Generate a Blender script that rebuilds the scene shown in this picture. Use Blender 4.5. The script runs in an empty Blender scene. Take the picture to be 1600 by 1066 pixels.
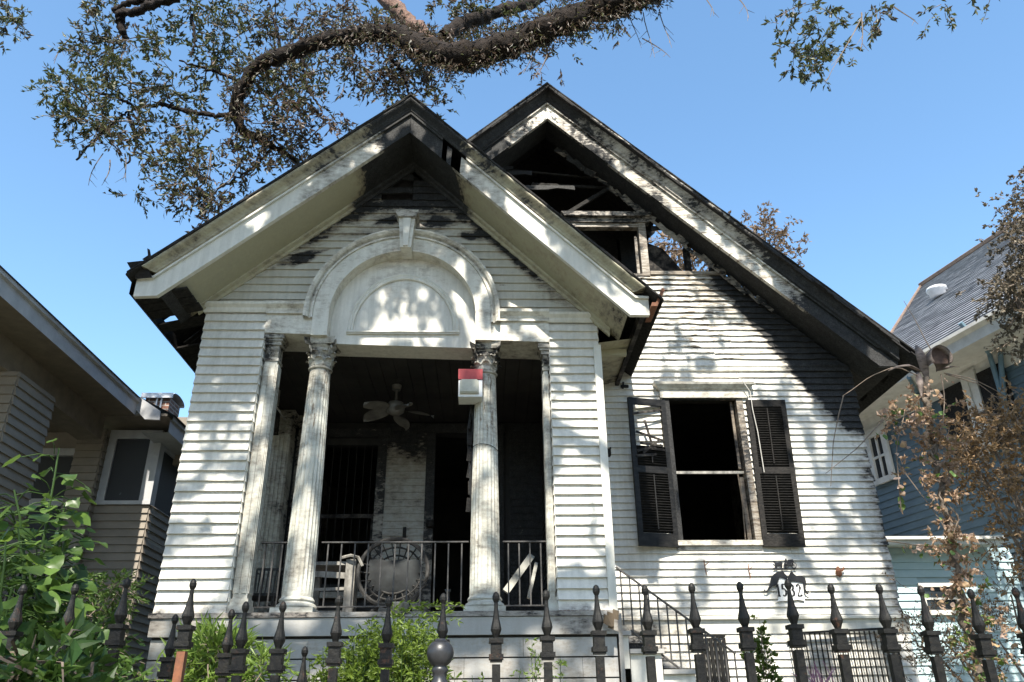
import bpy, math, random
import numpy as np
from math import sin, cos, pi, radians, sqrt, exp
from mathutils import Vector, Matrix

random.seed(7); RNG = np.random.default_rng(11)
SC = bpy.context.scene
COL = SC.collection

# ------------------------------------------------------------------ camera, sky, sun, exposure
F = 1244.; E = 1.0
HEAD, PITCH, ROLL = radians(2.0), radians(25.7), radians(-0.66)
_f = np.array([sin(HEAD)*cos(PITCH), cos(HEAD)*cos(PITCH), sin(PITCH)])
_r = np.array([cos(HEAD), -sin(HEAD), 0.]); _u = np.cross(_r, _f)
CR = cos(ROLL)*_r + sin(ROLL)*_u
CU = -sin(ROLL)*_r + cos(ROLL)*_u
cam_data = bpy.data.cameras.new('camera'); cam = bpy.data.objects.new('camera', cam_data); COL.objects.link(cam)
cam.matrix_world = Matrix(((CR[0], CU[0], -_f[0], 0), (CR[1], CU[1], -_f[1], 0), (CR[2], CU[2], -_f[2], E), (0, 0, 0, 1)))
cam_data.sensor_width = 36; cam_data.lens = F/1600*36
cam_data.clip_start = 0.05; cam_data.clip_end = 2000
SC.camera = cam

SUN = np.array([-0.06, -1.0, 1.25]); SUN = SUN/np.linalg.norm(SUN)
w = bpy.data.worlds.new('World'); SC.world = w; w.use_nodes = True
nt = w.node_tree; nt.nodes.clear()
sky = nt.nodes.new('ShaderNodeTexSky'); sky.sky_type = 'NISHITA'; sky.sun_disc = False
sky.sun_elevation = math.asin(SUN[2]); sky.sun_rotation = radians(180+3.4)
sky.air_density = 1.0; sky.dust_density = 0.6; sky.ozone_density = 1.3
bg = nt.nodes.new('ShaderNodeBackground'); bg.inputs[1].default_value = 0.15
wo = nt.nodes.new('ShaderNodeOutputWorld')
hs = nt.nodes.new('ShaderNodeHueSaturation'); hs.inputs['Hue'].default_value = 0.492; hs.inputs['Saturation'].default_value = 1.10
nt.links.new(sky.outputs[0], hs.inputs['Color']); nt.links.new(hs.outputs[0], bg.inputs[0]); nt.links.new(bg.outputs[0], wo.inputs[0])
sl = bpy.data.lights.new('sun', 'SUN'); sl.energy = 5.0; sl.angle = radians(0.53); sl.color = (1.0, 0.94, 0.83)
so = bpy.data.objects.new('sun', sl); COL.objects.link(so)
so.rotation_euler = Vector(SUN).to_track_quat('Z', 'Y').to_euler(); so.location = (-2, -20, 30)
SC.view_settings.view_transform = 'Standard'; SC.view_settings.look = 'None'
SC.view_settings.exposure = 1.2; SC.view_settings.gamma = 1.0; SC.view_settings.use_curve_mapping = False

# ------------------------------------------------------------------ helpers
def ray(px, py): return (px-800)/F*CR - (py-533)/F*CU + _f
def P(px, py, Y):
    d = ray(px, py); t = Y/d[1]; return np.array([d[0]*t, Y, d[2]*t+E])
def PZ(px, py, Z):
    d = ray(px, py); t = (Z-E)/d[2]; return np.array([d[0]*t, d[1]*t, Z])
def PL(px, py, p, n):
    d = ray(px, py); o = np.array([0, 0, E]); t = np.dot(np.array(p)-o, n)/np.dot(d, n); return o+d*t
def vnoise(x, y, seed=0):
    i, j = math.floor(x), math.floor(y); fx, fy = x-i, y-j; fx = fx*fx*(3-2*fx); fy = fy*fy*(3-2*fy)
    h = lambda a, b_: (math.sin(a*127.1+b_*311.7+seed*74.7)*43758.5453) % 1.0
    return (h(i, j)*(1-fx)+h(i+1, j)*fx)*(1-fy)+(h(i, j+1)*(1-fx)+h(i+1, j+1)*fx)*fy
def proj(p_):
    d = np.array(p_)-np.array([0, 0, E]); z_ = np.dot(d, _f)
    return (800+F*np.dot(d, CR)/z_, 533-F*np.dot(d, CU)/z_, z_)
def sst(a, b, x):
    if a == b: return float(x > a)
    t = min(1, max(0, (x-a)/(b-a))); return t*t*(3-2*t)

def props(o, label=None, cat=None, group=None, kind=None):
    if label: o['label'] = label
    if cat: o['category'] = cat
    if group: o['group'] = group
    if kind: o['kind'] = kind
    return o
def thing(name, label, cat, loc=(0, 0, 0), group=None):
    o = bpy.data.objects.new(name, None); o.empty_display_size = 0.1
    COL.objects.link(o); o.location = tuple(float(v) for v in loc)
    return props(o, label, cat, group)
def origin(p):
    while p is not None and p.parent is not None: p = p.parent
    return np.array(p.location) if p is not None else np.zeros(3)
def link(name, me, parent=None, loc=(0, 0, 0)):
    o = bpy.data.objects.new(name, me); COL.objects.link(o); o.location = loc
    if parent is not None: o.parent = parent
    return o

class MB:
    def __init__(s): s.v = []; s.f = []; s.t = {}
    def add(s, vs, fs):
        n = len(s.v); s.v.extend([tuple(map(float, q)) for q in vs]); s.f.extend([tuple(i+n for i in q) for q in fs]); return s
    def box(s, x0, x1, y0, y1, z0, z1):
        return s.add([(x0,y0,z0),(x1,y0,z0),(x1,y1,z0),(x0,y1,z0),(x0,y0,z1),(x1,y0,z1),(x1,y1,z1),(x0,y1,z1)],
                     [(0,3,2,1),(4,5,6,7),(0,1,5,4),(1,2,6,5),(2,3,7,6),(3,0,4,7)])
    def obox(s, c, ax, ay, az):
        c = np.array(c, float); ax, ay, az = map(lambda q: np.array(q, float)/2, (ax, ay, az))
        vs = [c+i*ax+j*ay+k*az for k in (-1,1) for (i,j) in ((-1,-1),(1,-1),(1,1),(-1,1))]
        return s.add(vs, [(0,3,2,1),(4,5,6,7),(0,1,5,4),(1,2,6,5),(2,3,7,6),(3,0,4,7)])
    def bar(s, a, b, wd, th, up=(0,-1,0)):
        a = np.array(a, float); b = np.array(b, float); d = b-a; L = np.linalg.norm(d)
        if L < 1e-6: return s
        d /= L; u = np.array(up, float); x = np.cross(d, u); nx = np.linalg.norm(x)
        if nx < 1e-3: x = np.cross(d, (1,0.1,0)); nx = np.linalg.norm(x)
        x /= nx; u = np.cross(x, d)
        return s.obox((a+b)/2, d*L, x*wd, u*th)
    def tube(s, pts, rad, n=6, cap=True):
        pts = [np.array(p, float) for p in pts]; m = len(pts)
        if not hasattr(rad, '__len__'): rad = [rad]*m
        vs = []; ref = np.array([0.31, 0.2, 0.93])
        for i in range(m):
            d = pts[min(i+1, m-1)]-pts[max(i-1, 0)]; d = d/(np.linalg.norm(d)+1e-9)
            x = np.cross(d, ref)
            if np.linalg.norm(x) < 0.05: x = np.cross(d, (1,0,0))
            x /= np.linalg.norm(x); y = np.cross(d, x)
            for k in range(n):
                a = 2*pi*k/n; vs.append(pts[i]+rad[i]*(cos(a)*x+sin(a)*y))
        fs = [(i*n+k, i*n+(k+1)%n, (i+1)*n+(k+1)%n, (i+1)*n+k) for i in range(m-1) for k in range(n)]
        if cap: fs += [tuple(range(n))[::-1], tuple((m-1)*n+k for k in range(n))]
        return s.add(vs, fs)
    def lathe(s, prof, c=(0,0,0), n=16, rmod=None, rot=0.):
        vs = []
        for (r, z) in prof:
            for k in range(n):
                a = 2*pi*k/n+rot; rr = r*(rmod(k, z) if rmod else 1); vs.append((c[0]+rr*cos(a), c[1]+rr*sin(a), c[2]+z))
        m = len(prof)
        fs = [(i*n+k, i*n+(k+1)%n, (i+1)*n+(k+1)%n, (i+1)*n+k) for i in range(m-1) for k in range(n)]
        fs += [tuple(range(n))[::-1], tuple((m-1)*n+k for k in range(n))]
        return s.add(vs, fs)
    def grid(s, rows, flip=False):
        m = len(rows); n = len(rows[0]); vs = [p for r in rows for p in r]
        fs = [(i*n+k, i*n+k+1, (i+1)*n+k+1, (i+1)*n+k) for i in range(m-1) for k in range(n-1)]
        if flip: fs = [f[::-1] for f in fs]
        return s.add(vs, fs)
    def prism(s, poly, y0, y1):          # polygon in x,z extruded along y
        n = len(poly)
        vs = [(x, y0, z) for x, z in poly]+[(x, y1, z) for x, z in poly]
        fs = [tuple(range(n)), tuple(range(2*n-1, n-1, -1))]+[(i, n+i, n+(i+1)%n, (i+1)%n) for i in range(n)]
        return s.add(vs, fs)
    def build(s, name, m, parent=None, soot=None, loc=None, smooth=False, kind=None, label=None, peel=None):
        o3 = origin(parent) if loc is None else np.array(loc, float)
        me = bpy.data.meshes.new(name)
        V = np.array(s.v, dtype=float).reshape(-1, 3)
        me.from_pydata((V-o3).tolist(), [], s.f)
        me.materials.append(m)
        if soot is not None:
            at = me.attributes.new('soot', 'FLOAT', 'POINT'); at.data.foreach_set('value', [float(soot(*q)) for q in s.v])
        if peel is not None:
            at = me.attributes.new('peel', 'FLOAT', 'POINT'); at.data.foreach_set('value', [float(peel(*q)) for q in s.v])
        if 'tint' in s.t:
            at = me.attributes.new('tint', 'FLOAT', 'POINT'); at.data.foreach_set('value', s.t['tint'])
        if smooth: me.polygons.foreach_set('use_smooth', [True]*len(me.polygons))
        o = link(name, me, parent, (0, 0, 0) if loc is None else tuple(o3))
        return props(o, label=label, kind=kind)

# ------------------------------------------------------------------ materials
def mat(name):
    m = bpy.data.materials.new(name); m.use_nodes = True
    n = m.node_tree.nodes; b = n['Principled BSDF']; return m, n, m.node_tree.links, b
def nn(n, t, **kw):
    x = n.new(t)
    for k, v in kw.items(): setattr(x, k, v)
    return x
def noise(n, l, scale, detail=4, rough=0.6, vec=None, sc=(1,1,1)):
    g = n.new('ShaderNodeNewGeometry'); mp = n.new('ShaderNodeMapping'); mp.inputs['Scale'].default_value = sc
    l.new(g.outputs['Position'] if vec is None else vec, mp.inputs[0])
    t = n.new('ShaderNodeTexNoise'); t.inputs['Scale'].default_value = scale; t.inputs['Detail'].default_value = detail; t.inputs['Roughness'].default_value = rough
    l.new(mp.outputs[0], t.inputs['Vector']); return t.outputs['Fac']
def ramp(n, l, fac, stops, interp='LINEAR'):
    r = n.new('ShaderNodeValToRGB'); r.color_ramp.interpolation = interp
    el = r.color_ramp.elements
    while len(el) < len(stops): el.new(0.5)
    for e, (p, c) in zip(el, stops):
        e.position = p; e.color = (c[0], c[1], c[2], 1) if hasattr(c, '__len__') else (c, c, c, 1)
    l.new(fac, r.inputs[0]); return r.outputs[0]
def math_(n, l, op, a, b=None, c=None, clamp=False):
    x = n.new('ShaderNodeMath'); x.operation = op; x.use_clamp = clamp
    for i, v in enumerate((a, b, c)):
        if v is None: continue
        if isinstance(v, (int, float)): x.inputs[i].default_value = v
        else: l.new(v, x.inputs[i])
    return x.outputs[0]
def mix(n, l, fac, a, b, mode='MIX'):
    x = n.new('ShaderNodeMix'); x.data_type = 'RGBA'; x.blend_type = mode
    for i, v in ((0, fac), (6, a), (7, b)):
        if isinstance(v, (int, float)): x.inputs[i].default_value = v
        elif isinstance(v, tuple): x.inputs[i].default_value = (*v, 1)
        else: l.new(v, x.inputs[i])
    return x.outputs[2]
def bump(n, l, b, h, strength=0.3, dist=0.01):
    x = n.new('ShaderNodeBump'); x.inputs['Strength'].default_value = strength; x.inputs['Distance'].default_value = dist
    l.new(h, x.inputs['Height']); l.new(x.outputs[0], b.inputs['Normal'])
def attr(n, name):
    a = n.new('ShaderNodeAttribute'); a.attribute_name = name; return a.outputs['Fac']

def paint(name, base, rough=0.55, dirt=0.35, peelk=1.0, grain=(2, 2, 25), dirtcol=(0.23, 0.22, 0.18), peelsc=(0.42, 0.42, 3.2)):
    m, n, l, b = mat(name)
    big = noise(n, l, 1.3, 5, 0.65); fine = noise(n, l, 30, 5, 0.7); streak = noise(n, l, 5, 5, 0.65, sc=(3.5, 3.5, 0.35))
    d = math_(n, l, 'MULTIPLY_ADD', streak, 0.75, math_(n, l, 'MULTIPLY', big, 0.5))
    dfac = ramp(n, l, d, [(0.5, 0), (0.95, dirt)])
    var = ramp(n, l, fine, [(0.3, 0.9), (0.7, 1.0)])
    c0 = mix(n, l, 1.0, base, var, 'MULTIPLY')
    c1 = mix(n, l, dfac, c0, dirtcol)
    # peeled paint shows grey weathered wood
    pn = noise(n, l, 11, 6, 0.72, sc=peelsc)
    pa = attr(n, 'peel')
    pf = ramp(n, l, math_(n, l, 'MULTIPLY_ADD', pa, 0.5*peelk, pn), [(0.715, 0), (0.735, 1)])
    wood = noise(n, l, 7, 5, 0.7, sc=(1.0, 1.0, 9.0))
    wc = ramp(n, l, wood, [(0.25, (0.07, 0.055, 0.04)), (0.55, (0.2, 0.165, 0.125)), (0.8, (0.33, 0.29, 0.24))])
    c2 = mix(n, l, pf, c1, wc)
    # soot and char
    sn = noise(n, l, 3.2, 7, 0.72); sn2 = noise(n, l, 16, 5, 0.7, sc=(0.7, 0.7, 2.0))
    sa = attr(n, 'soot')
    s1 = math_(n, l, 'ADD', math_(n, l, 'MULTIPLY_ADD', sn, 1.25, sa), math_(n, l, 'MULTIPLY', sn2, 0.85))
    s1 = math_(n, l, 'SUBTRACT', s1, 1.05)
    gate = ramp(n, l, sa, [(0.0, 0), (0.12, 1)])
    s1 = math_(n, l, 'MULTIPLY', s1, gate)
    f1 = ramp(n, l, s1, [(0.06, 0), (0.22, 0.34), (0.48, 0.8)])
    brn = ramp(n, l, s1, [(0.1, (0.26, 0.20, 0.13)), (0.42, (0.07, 0.05, 0.035))])
    c3 = mix(n, l, f1, c2, brn)
    f2 = ramp(n, l, s1, [(0.44, 0), (0.53, 1)])
    g_ = n.new('ShaderNodeNewGeometry'); vo = n.new('ShaderNodeTexVoronoi'); vo.feature = 'DISTANCE_TO_EDGE'; vo.inputs['Scale'].default_value = 34; l.new(g_.outputs['Position'], vo.inputs['Vector'])
    crack = ramp(n, l, vo.outputs[0], [(0.0, 0), (0.12, 1)])
    cc = noise(n, l, 12, 5, 0.75); charc = mix(n, l, 1.0, ramp(n, l, cc, [(0.35, 0.008), (0.62, 0.03), (0.78, 0.075)]), ramp(n, l, crack, [(0, 0.25), (1, 1.0)]), 'MULTIPLY')
    c4 = mix(n, l, f2, c3, charc)
    l.new(c4, b.inputs['Base Color'])
    rr = math_(n, l, 'MULTIPLY_ADD', f2, 0.25, rough, clamp=True); l.new(rr, b.inputs['Roughness'])
    hh = math_(n, l, 'SUBTRACT', fine, math_(n, l, 'MULTIPLY', pf, 0.9)); hh = math_(n, l, 'ADD', hh, math_(n, l, 'MULTIPLY', math_(n, l, 'MULTIPLY', crack, f2), 1.6))
    bump(n, l, b, hh, 0.35, 0.004)
    return m
def simple(name, c1, c2, scale=8, rough=0.7, sc=(1,1,1), bumps=0.3, bd=0.006, metal=0.0, lo=0.3, hi=0.7):
    m, n, l, b = mat(name)
    f = noise(n, l, scale, 6, 0.68, sc=sc)
    l.new(ramp(n, l, f, [(lo, c1), (hi, c2)]), b.inputs['Base Color'])
    b.inputs['Roughness'].default_value = rough; b.inputs['Metallic'].default_value = metal
    if bumps: bump(n, l, b, f, bumps, bd)
    return m
def leafmat(name, stops, trans=0.35, rough=0.5):
    m, n, l, b = mat(name)
    t = attr(n, 'tint'); c = ramp(n, l, t, stops)
    f = noise(n, l, 25, 3); c = mix(n, l, 0.35, c, ramp(n, l, f, [(0.3, 0.45), (0.7, 1.0)]), 'MULTIPLY')
    oi = n.new('ShaderNodeObjectInfo'); c = mix(n, l, 1.0, c, ramp(n, l, oi.outputs['Random'], [(0, (0.62, 0.62, 0.55)), (0.6, (1.0, 1.0, 1.0)), (1, (1.0, 0.93, 0.62))]), 'MULTIPLY')
    l.new(c, b.inputs['Base Color']); b.inputs['Roughness'].default_value = rough
    tr = n.new('ShaderNodeBsdfTranslucent'); l.new(c, tr.inputs[0])
    ms = n.new('ShaderNodeMixShader'); ms.inputs[0].default_value = trans
    l.new(b.outputs[0], ms.inputs[1]); l.new(tr.outputs[0], ms.inputs[2])
    l.new(ms.outputs[0], n['Material Output'].inputs[0]); return m

M = {}
M['white'] = paint('white_paint', (0.70, 0.675, 0.61), dirt=0.6)
M['trim'] = paint('white_trim_paint', (0.67, 0.65, 0.58), dirt=0.5)
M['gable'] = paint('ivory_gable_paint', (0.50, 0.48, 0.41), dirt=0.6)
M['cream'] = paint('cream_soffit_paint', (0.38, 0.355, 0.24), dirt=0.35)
M['column'] = paint('weathered_column_paint', (0.56, 0.555, 0.50), dirt=0.7, peelsc=(2.5, 2.5, 0.5), dirtcol=(0.24, 0.25, 0.2))
M['greyskirt'] = paint('grey_skirt_paint', (0.36, 0.35, 0.335), dirt=0.5)
M['panelgrey'] = paint('sooty_porch_paint', (0.36, 0.355, 0.315), dirt=0.6)
M['wood'] = paint('scorched_window_wood', (0.45, 0.42, 0.37), dirt=0.6, peelk=1.5)
M['char'] = simple('charred_wood', (0.004, 0.004, 0.004), (0.03, 0.027, 0.024), 22, 0.75, (1,1,2), 0.6, 0.01)
M['charw'] = simple('half_burnt_wood', (0.006, 0.005, 0.005), (0.16, 0.14, 0.12), 9, 0.7, (1,1,1), 0.5, 0.01, lo=0.45, hi=0.85)
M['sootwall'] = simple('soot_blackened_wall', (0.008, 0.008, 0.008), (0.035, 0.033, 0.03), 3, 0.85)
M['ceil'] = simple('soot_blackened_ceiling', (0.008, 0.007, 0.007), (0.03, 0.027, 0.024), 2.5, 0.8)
M['shutter'] = simple('black_shutter_paint', (0.006, 0.006, 0.006), (0.03, 0.028, 0.026), 14, 0.5, (1,1,3), 0.3, 0.003, lo=0.4, hi=0.8)
m, n, l, b = mat('weathered_black_iron')
f = noise(n, l, 60, 6, 0.7); c = ramp(n, l, f, [(0.4, (0.004, 0.004, 0.004)), (0.70, (0.016, 0.015, 0.012)), (0.80, (0.09, 0.09, 0.065))])
f2 = noise(n, l, 22, 5, 0.75); c = mix(n, l, ramp(n, l, f2, [(0.60, 0), (0.70, 0.75)]), c, (0.075, 0.035, 0.02))
l.new(c, b.inputs['Base Color']); b.inputs['Roughness'].default_value = 0.55; b.inputs['Specular IOR Level'].default_value = 0.25; bump(n, l, b, f, 0.7, 0.003); M['iron'] = m
M['rust'] = simple('rusty_iron', (0.07, 0.03, 0.017), (0.24, 0.09, 0.04), 30, 0.8, (1,1,1), 0.4, 0.002)
M['blackball'] = simple('black_glossy_iron', (0.012, 0.012, 0.013), (0.03, 0.03, 0.032), 30, 0.4, (1,1,1), 0.3, 0.001)
M['rail'] = simple('dusty_rail_iron', (0.014, 0.013, 0.012), (0.075, 0.07, 0.066), 20, 0.6)
M['shingle'] = simple('charred_asphalt_shingle', (0.008, 0.008, 0.008), (0.045, 0.042, 0.04), 30, 0.9, (1,1,1), 0.6, 0.01)
M['slate'] = simple('grey_slate', (0.15, 0.155, 0.17), (0.32, 0.33, 0.35), 5, 0.6, (1,1,4), 0.3, 0.005)
M['copper'] = simple('ridge_tile', (0.10, 0.065, 0.05), (0.2, 0.14, 0.10), 6, 0.7)
M['beige'] = simple('beige_siding_paint', (0.17, 0.145, 0.115), (0.235, 0.20, 0.16), 4, 0.65, (1,1,2), 0.1)
M['beigetrim'] = simple('pale_grey_trim_paint', (0.30, 0.30, 0.305), (0.43, 0.43, 0.435), 5, 0.6, (1,1,1), 0.1)
M['beam'] = simple('tan_beam_paint', (0.13, 0.105, 0.08), (0.21, 0.175, 0.13), 6, 0.7, (1,1,1), 0.15)
M['blue'] = simple('slate_blue_siding_paint', (0.07, 0.108, 0.132), (0.108, 0.158, 0.185), 4, 0.6, (1,1,3), 0.1)
M['ltblue'] = simple('pale_blue_siding_paint', (0.36, 0.49, 0.52), (0.46, 0.58, 0.60), 4, 0.6, (1,1,3), 0.1)
M['bluepipe'] = simple('teal_downpipe_paint', (0.09, 0.15, 0.185), (0.14, 0.22, 0.26), 8, 0.5, (1,1,1), 0.1)
M['offwhite'] = simple('off_white_trim_paint', (0.5, 0.48, 0.43), (0.68, 0.66, 0.6), 6, 0.6, (1,1,1), 0.1)
M['glass'] = None
m, n, l, b = mat('dark_window_glass'); b.inputs['Base Color'].default_value = (0.02, 0.024, 0.028, 1); b.inputs['Roughness'].default_value = 0.08; M['glass'] = m
m, n, l, b = mat('dirty_insect_screen')
f = noise(n, l, 14, 6, 0.75); l.new(ramp(n, l, f, [(0.66, (0.022, 0.024, 0.028)), (0.74, (0.12, 0.14, 0.16))]), b.inputs['Base Color']); b.inputs['Roughness'].default_value = 0.7; M['screen'] = m
M['brick'] = None
m, n, l, b = mat('old_chimney_brick')
g = n.new('ShaderNodeNewGeometry'); sp = n.new('ShaderNodeSeparateXYZ'); l.new(g.outputs['Position'], sp.inputs[0])
cb = n.new('ShaderNodeCombineXYZ'); l.new(math_(n, l, 'ADD', sp.outputs[0], sp.outputs[1]), cb.inputs[0]); l.new(sp.outputs[2], cb.inputs[1])
bt = n.new('ShaderNodeTexBrick'); bt.inputs['Scale'].default_value = 1; bt.inputs['Brick Width'].default_value = 0.2; bt.inputs['Row Height'].default_value = 0.07; bt.inputs['Mortar Size'].default_value = 0.008
bt.inputs['Color1'].default_value = (0.2, 0.09, 0.06, 1); bt.inputs['Color2'].default_value = (0.12, 0.07, 0.05, 1); bt.inputs['Mortar'].default_value = (0.35, 0.32, 0.28, 1)
l.new(cb.outputs[0], bt.inputs[0]); l.new(bt.outputs[0], b.inputs['Base Color']); b.inputs['Roughness'].default_value = 0.85; M['brick'] = m
M['galv'] = simple('pale_sheet_metal', (0.55, 0.55, 0.56), (0.75, 0.75, 0.76), 5, 0.5, metal=0.0, bumps=0.1)
M['bark'] = simple('live_oak_bark', (0.007, 0.0055, 0.005), (0.042, 0.032, 0.026), 14, 0.9, (1,1,1), 1.0, 0.06)
M['barkred'] = simple('reddish_oak_bark', (0.06, 0.035, 0.025), (0.24, 0.14, 0.10), 16, 0.9, (1,1,1), 1.0, 0.05)
M['twig'] = simple('dry_twig_bark', (0.10, 0.075, 0.055), (0.22, 0.17, 0.13), 25, 0.85, bumps=0.2)
M['palm'] = simple('grey_palm_bark', (0.05, 0.038, 0.028), (0.2, 0.16, 0.125), 12, 0.9, (3,3,1), 0.8, 0.02)
M['husk'] = simple('dry_palm_husk', (0.05, 0.035, 0.028), (0.24, 0.19, 0.165), 11, 0.75, (1,1,3), 0.3, 0.01)
M['huskin'] = simple('brown_husk_end', (0.045, 0.025, 0.018), (0.10, 0.06, 0.045), 18, 0.85)
M['oakleaf'] = leafmat('oak_leaf', [(0.0, (0.075, 0.105, 0.03)), (0.45, (0.14, 0.15, 0.055)), (0.6, (0.085, 0.07, 0.042)), (1.0, (0.20, 0.125, 0.095))], 0.35, 0.5)
M['vineleaf'] = leafmat('broad_green_leaf', [(0.0, (0.035, 0.085, 0.018)), (1.0, (0.15, 0.25, 0.05))], 0.42, 0.4)
M['weedleaf'] = leafmat('weed_leaf', [(0.0, (0.06, 0.12, 0.025)), (1.0, (0.2, 0.3, 0.055))], 0.45, 0.5)
M['dryleaf'] = leafmat('dead_brown_leaf', [(0.0, (0.10, 0.07, 0.045)), (0.5, (0.26, 0.17, 0.10)), (1.0, (0.42, 0.29, 0.19))], 0.3, 0.6)
M['greyleaf'] = leafmat('grey_brown_leaf', [(0.0, (0.07, 0.06, 0.04)), (0.5, (0.19, 0.155, 0.105)), (1.0, (0.36, 0.30, 0.23))], 0.3, 0.6)
M['driedvine'] = leafmat('dead_vine_leaf', [(0.0, (0.07, 0.15, 0.03)), (0.22, (0.16, 0.24, 0.06)), (0.3, (0.30, 0.19, 0.12)), (1.0, (0.50, 0.37, 0.31))], 0.3, 0.6)
M['purple'] = simple('purple_stem', (0.2, 0.09, 0.14), (0.38, 0.2, 0.28), 20, 0.7)
M['red'] = simple('faded_red_enamel', (0.23, 0.014, 0.018), (0.33, 0.025, 0.028), 12, 0.45, bumps=0.05)
M['plastic'] = simple('yellowed_plastic', (0.36, 0.35, 0.28), (0.5, 0.48, 0.4), 14, 0.4, bumps=0.05)
M['whitebox'] = simple('white_box_metal', (0.6, 0.6, 0.6), (0.75, 0.75, 0.75), 12, 0.4, bumps=0.05)
M['fan'] = simple('sooty_fan_paint', (0.06, 0.057, 0.052), (0.19, 0.18, 0.16), 5, 0.6, bumps=0.1)
M['wicker'] = simple('burnt_wicker', (0.010, 0.0095, 0.009), (0.05, 0.047, 0.043), 20, 0.8)
M['canvas'] = simple('sooty_cushion_cloth', (0.008, 0.009, 0.01), (0.032, 0.036, 0.037), 6, 0.9)
M['oldwhite'] = simple('scorched_white_furniture_paint', (0.06, 0.055, 0.045), (0.40, 0.38, 0.34), 7, 0.6, (2,2,0.7), 0.3, 0.003)
M['ground'] = simple('lawn_soil', (0.05, 0.065, 0.025), (0.13, 0.12, 0.07), 3, 0.95)
M['concrete'] = simple('old_concrete', (0.28, 0.27, 0.25), (0.42, 0.40, 0.37), 4, 0.9)
M['asphalt'] = simple('asphalt', (0.04, 0.04, 0.04), (0.07, 0.07, 0.07), 20, 0.9)
M['plaque'] = simple('white_plaque_enamel', (0.68, 0.68, 0.66), (0.8, 0.8, 0.78), 12, 0.4, bumps=0.05)
M['blackplq'] = simple('black_plaque_enamel', (0.008, 0.008, 0.01), (0.02, 0.02, 0.022), 12, 0.35, bumps=0.05)
M['wire'] = simple('black_cable', (0.01, 0.01, 0.01), (0.03, 0.03, 0.03), 20, 0.5)
M['palewire'] = simple('bare_pale_cable', (0.3, 0.28, 0.25), (0.5, 0.48, 0.44), 20, 0.5)

for k_ in ('bark', 'shutter', 'char', 'charw', 'shingle'): M[k_].node_tree.nodes['Principled BSDF'].inputs['Specular IOR Level'].default_value = 0.2
# ------------------------------------------------------------------ foliage helpers (numpy)
def unit(a): return a/(np.linalg.norm(a, axis=-1, keepdims=True)+1e-9)
class Leaves:
    def __init__(s): s.p = []; s.d = []; s.l = []; s.w = []; s.t = []
    def twig(s, p0, d, L, n, ll, lw, tint, spread=0.9, droop=0.15):
        t = RNG.uniform(0.1, 1.0, n); d = d/np.linalg.norm(d)
        pos = p0+np.outer(t*L, d); pos[:, 2] -= droop*L*t*t
        s.p.append(pos); s.d.append(unit(d+RNG.normal(0, spread, (n, 3))+np.array([0, 0, -0.15])))
        s.l.append(ll*RNG.uniform(0.6, 1.25, n)); s.w.append(lw*RNG.uniform(0.7, 1.25, n)); s.t.append(np.clip(tint+RNG.normal(0, 0.16, n), 0, 1))
    def build(s, name, m, parent, kind='stuff', label=None):
        if not s.p: return None
        p = np.concatenate(s.p); d = np.concatenate(s.d); L = np.concatenate(s.l)[:, None]; W = np.concatenate(s.w)[:, None]; T = np.concatenate(s.t)
        n = len(p); r = unit(np.cross(d, RNG.normal(0, 1, (n, 3)))); up = np.cross(r, d)
        cup = up*W*RNG.uniform(0.1, 0.5, (n, 1)); mid = p+d*L*0.45
        V = np.stack([p, mid-r*W/2+cup, p+d*L-up*W*0.25, mid+r*W/2+cup, mid], 1).reshape(-1, 3)-origin(parent)
        b = (np.arange(n)*5)[:, None]
        Fc = np.concatenate([b+np.array([[0, 4, 2, 1]]), b+np.array([[0, 3, 2, 4]])], 0)
        me = bpy.data.meshes.new(name); me.from_pydata(V.tolist(), [], Fc.tolist()); me.materials.append(m)
        at = me.attributes.new('tint', 'FLOAT', 'POINT'); at.data.foreach_set('value', np.repeat(T, 5).astype(np.float32))
        o = link(name, me, parent); return props(o, kind=kind, label=label)

def rdir(up=0.0, flat=1.0):
    d = RNG.normal(0, 1, 3); d[2] = d[2]*flat+up; return d/np.linalg.norm(d)
def clump(lv, tw, c, rx, ry, rz, nt, npl, ll, lw, tint, outward=None, L=0.4, twr=0.004, droop=0.2, spread=0.8, twigshare=0.6):
    c = np.array(c)
    for _ in range(nt):
        q = RNG.normal(0, 0.5, 3); p0 = c+q*np.array([rx, ry, rz])
        d = rdir(0.0, 0.6)+unit(q*np.array([rx, ry, rz]))*0.7
        if outward is not None: d = d+outward
        d = unit(d); LL = L*RNG.uniform(0.5, 1.3)
        lv.twig(p0, d, LL, npl, ll, lw, tint, spread, droop)
        if tw is not None and RNG.random() < twigshare:
            pts = [p0+d*LL*t-np.array([0, 0, droop*LL*t*t])+RNG.normal(0, 0.012, 3) for t in (0, 0.35, 0.7, 1.0)]
            tw.tube(pts, [twr*1.3, twr, twr*0.8, twr*0.4], 3, False)

# ================================================================== SETTING
g = MB(); g.grid([[(x, y, 0.0 if y < 3 else min(0.35, 0.12*(y-3))) for x in (-250, -60, -20, -8, -4, 0, 4, 8, 20, 60, 250)] for y in (-250, -60, -20, 2.6, 3.0, 4.0, 6.0, 12, 30, 80, 250)])
props(g.build('ground', M['ground']), kind='structure')
g = MB()
for i in range(-14, 15): g.box(i*1.5+0.006, i*1.5+1.494, -0.9, 2.1, 0.0, 0.05)
props(g.build('pavement', M['concrete']), kind='structure')
g = MB(); g.grid([[(-120, -11, 0.012), (120, -11, 0.012)], [(-120, -2.6, 0.012), (120, -2.6, 0.012)]])
props(g.build('road', M['asphalt']), kind='structure')
g = MB(); g.box(-120, 120, -2.6, -2.45, 0, 0.13); props(g.build('kerb', M['concrete']), kind='structure')

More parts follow.
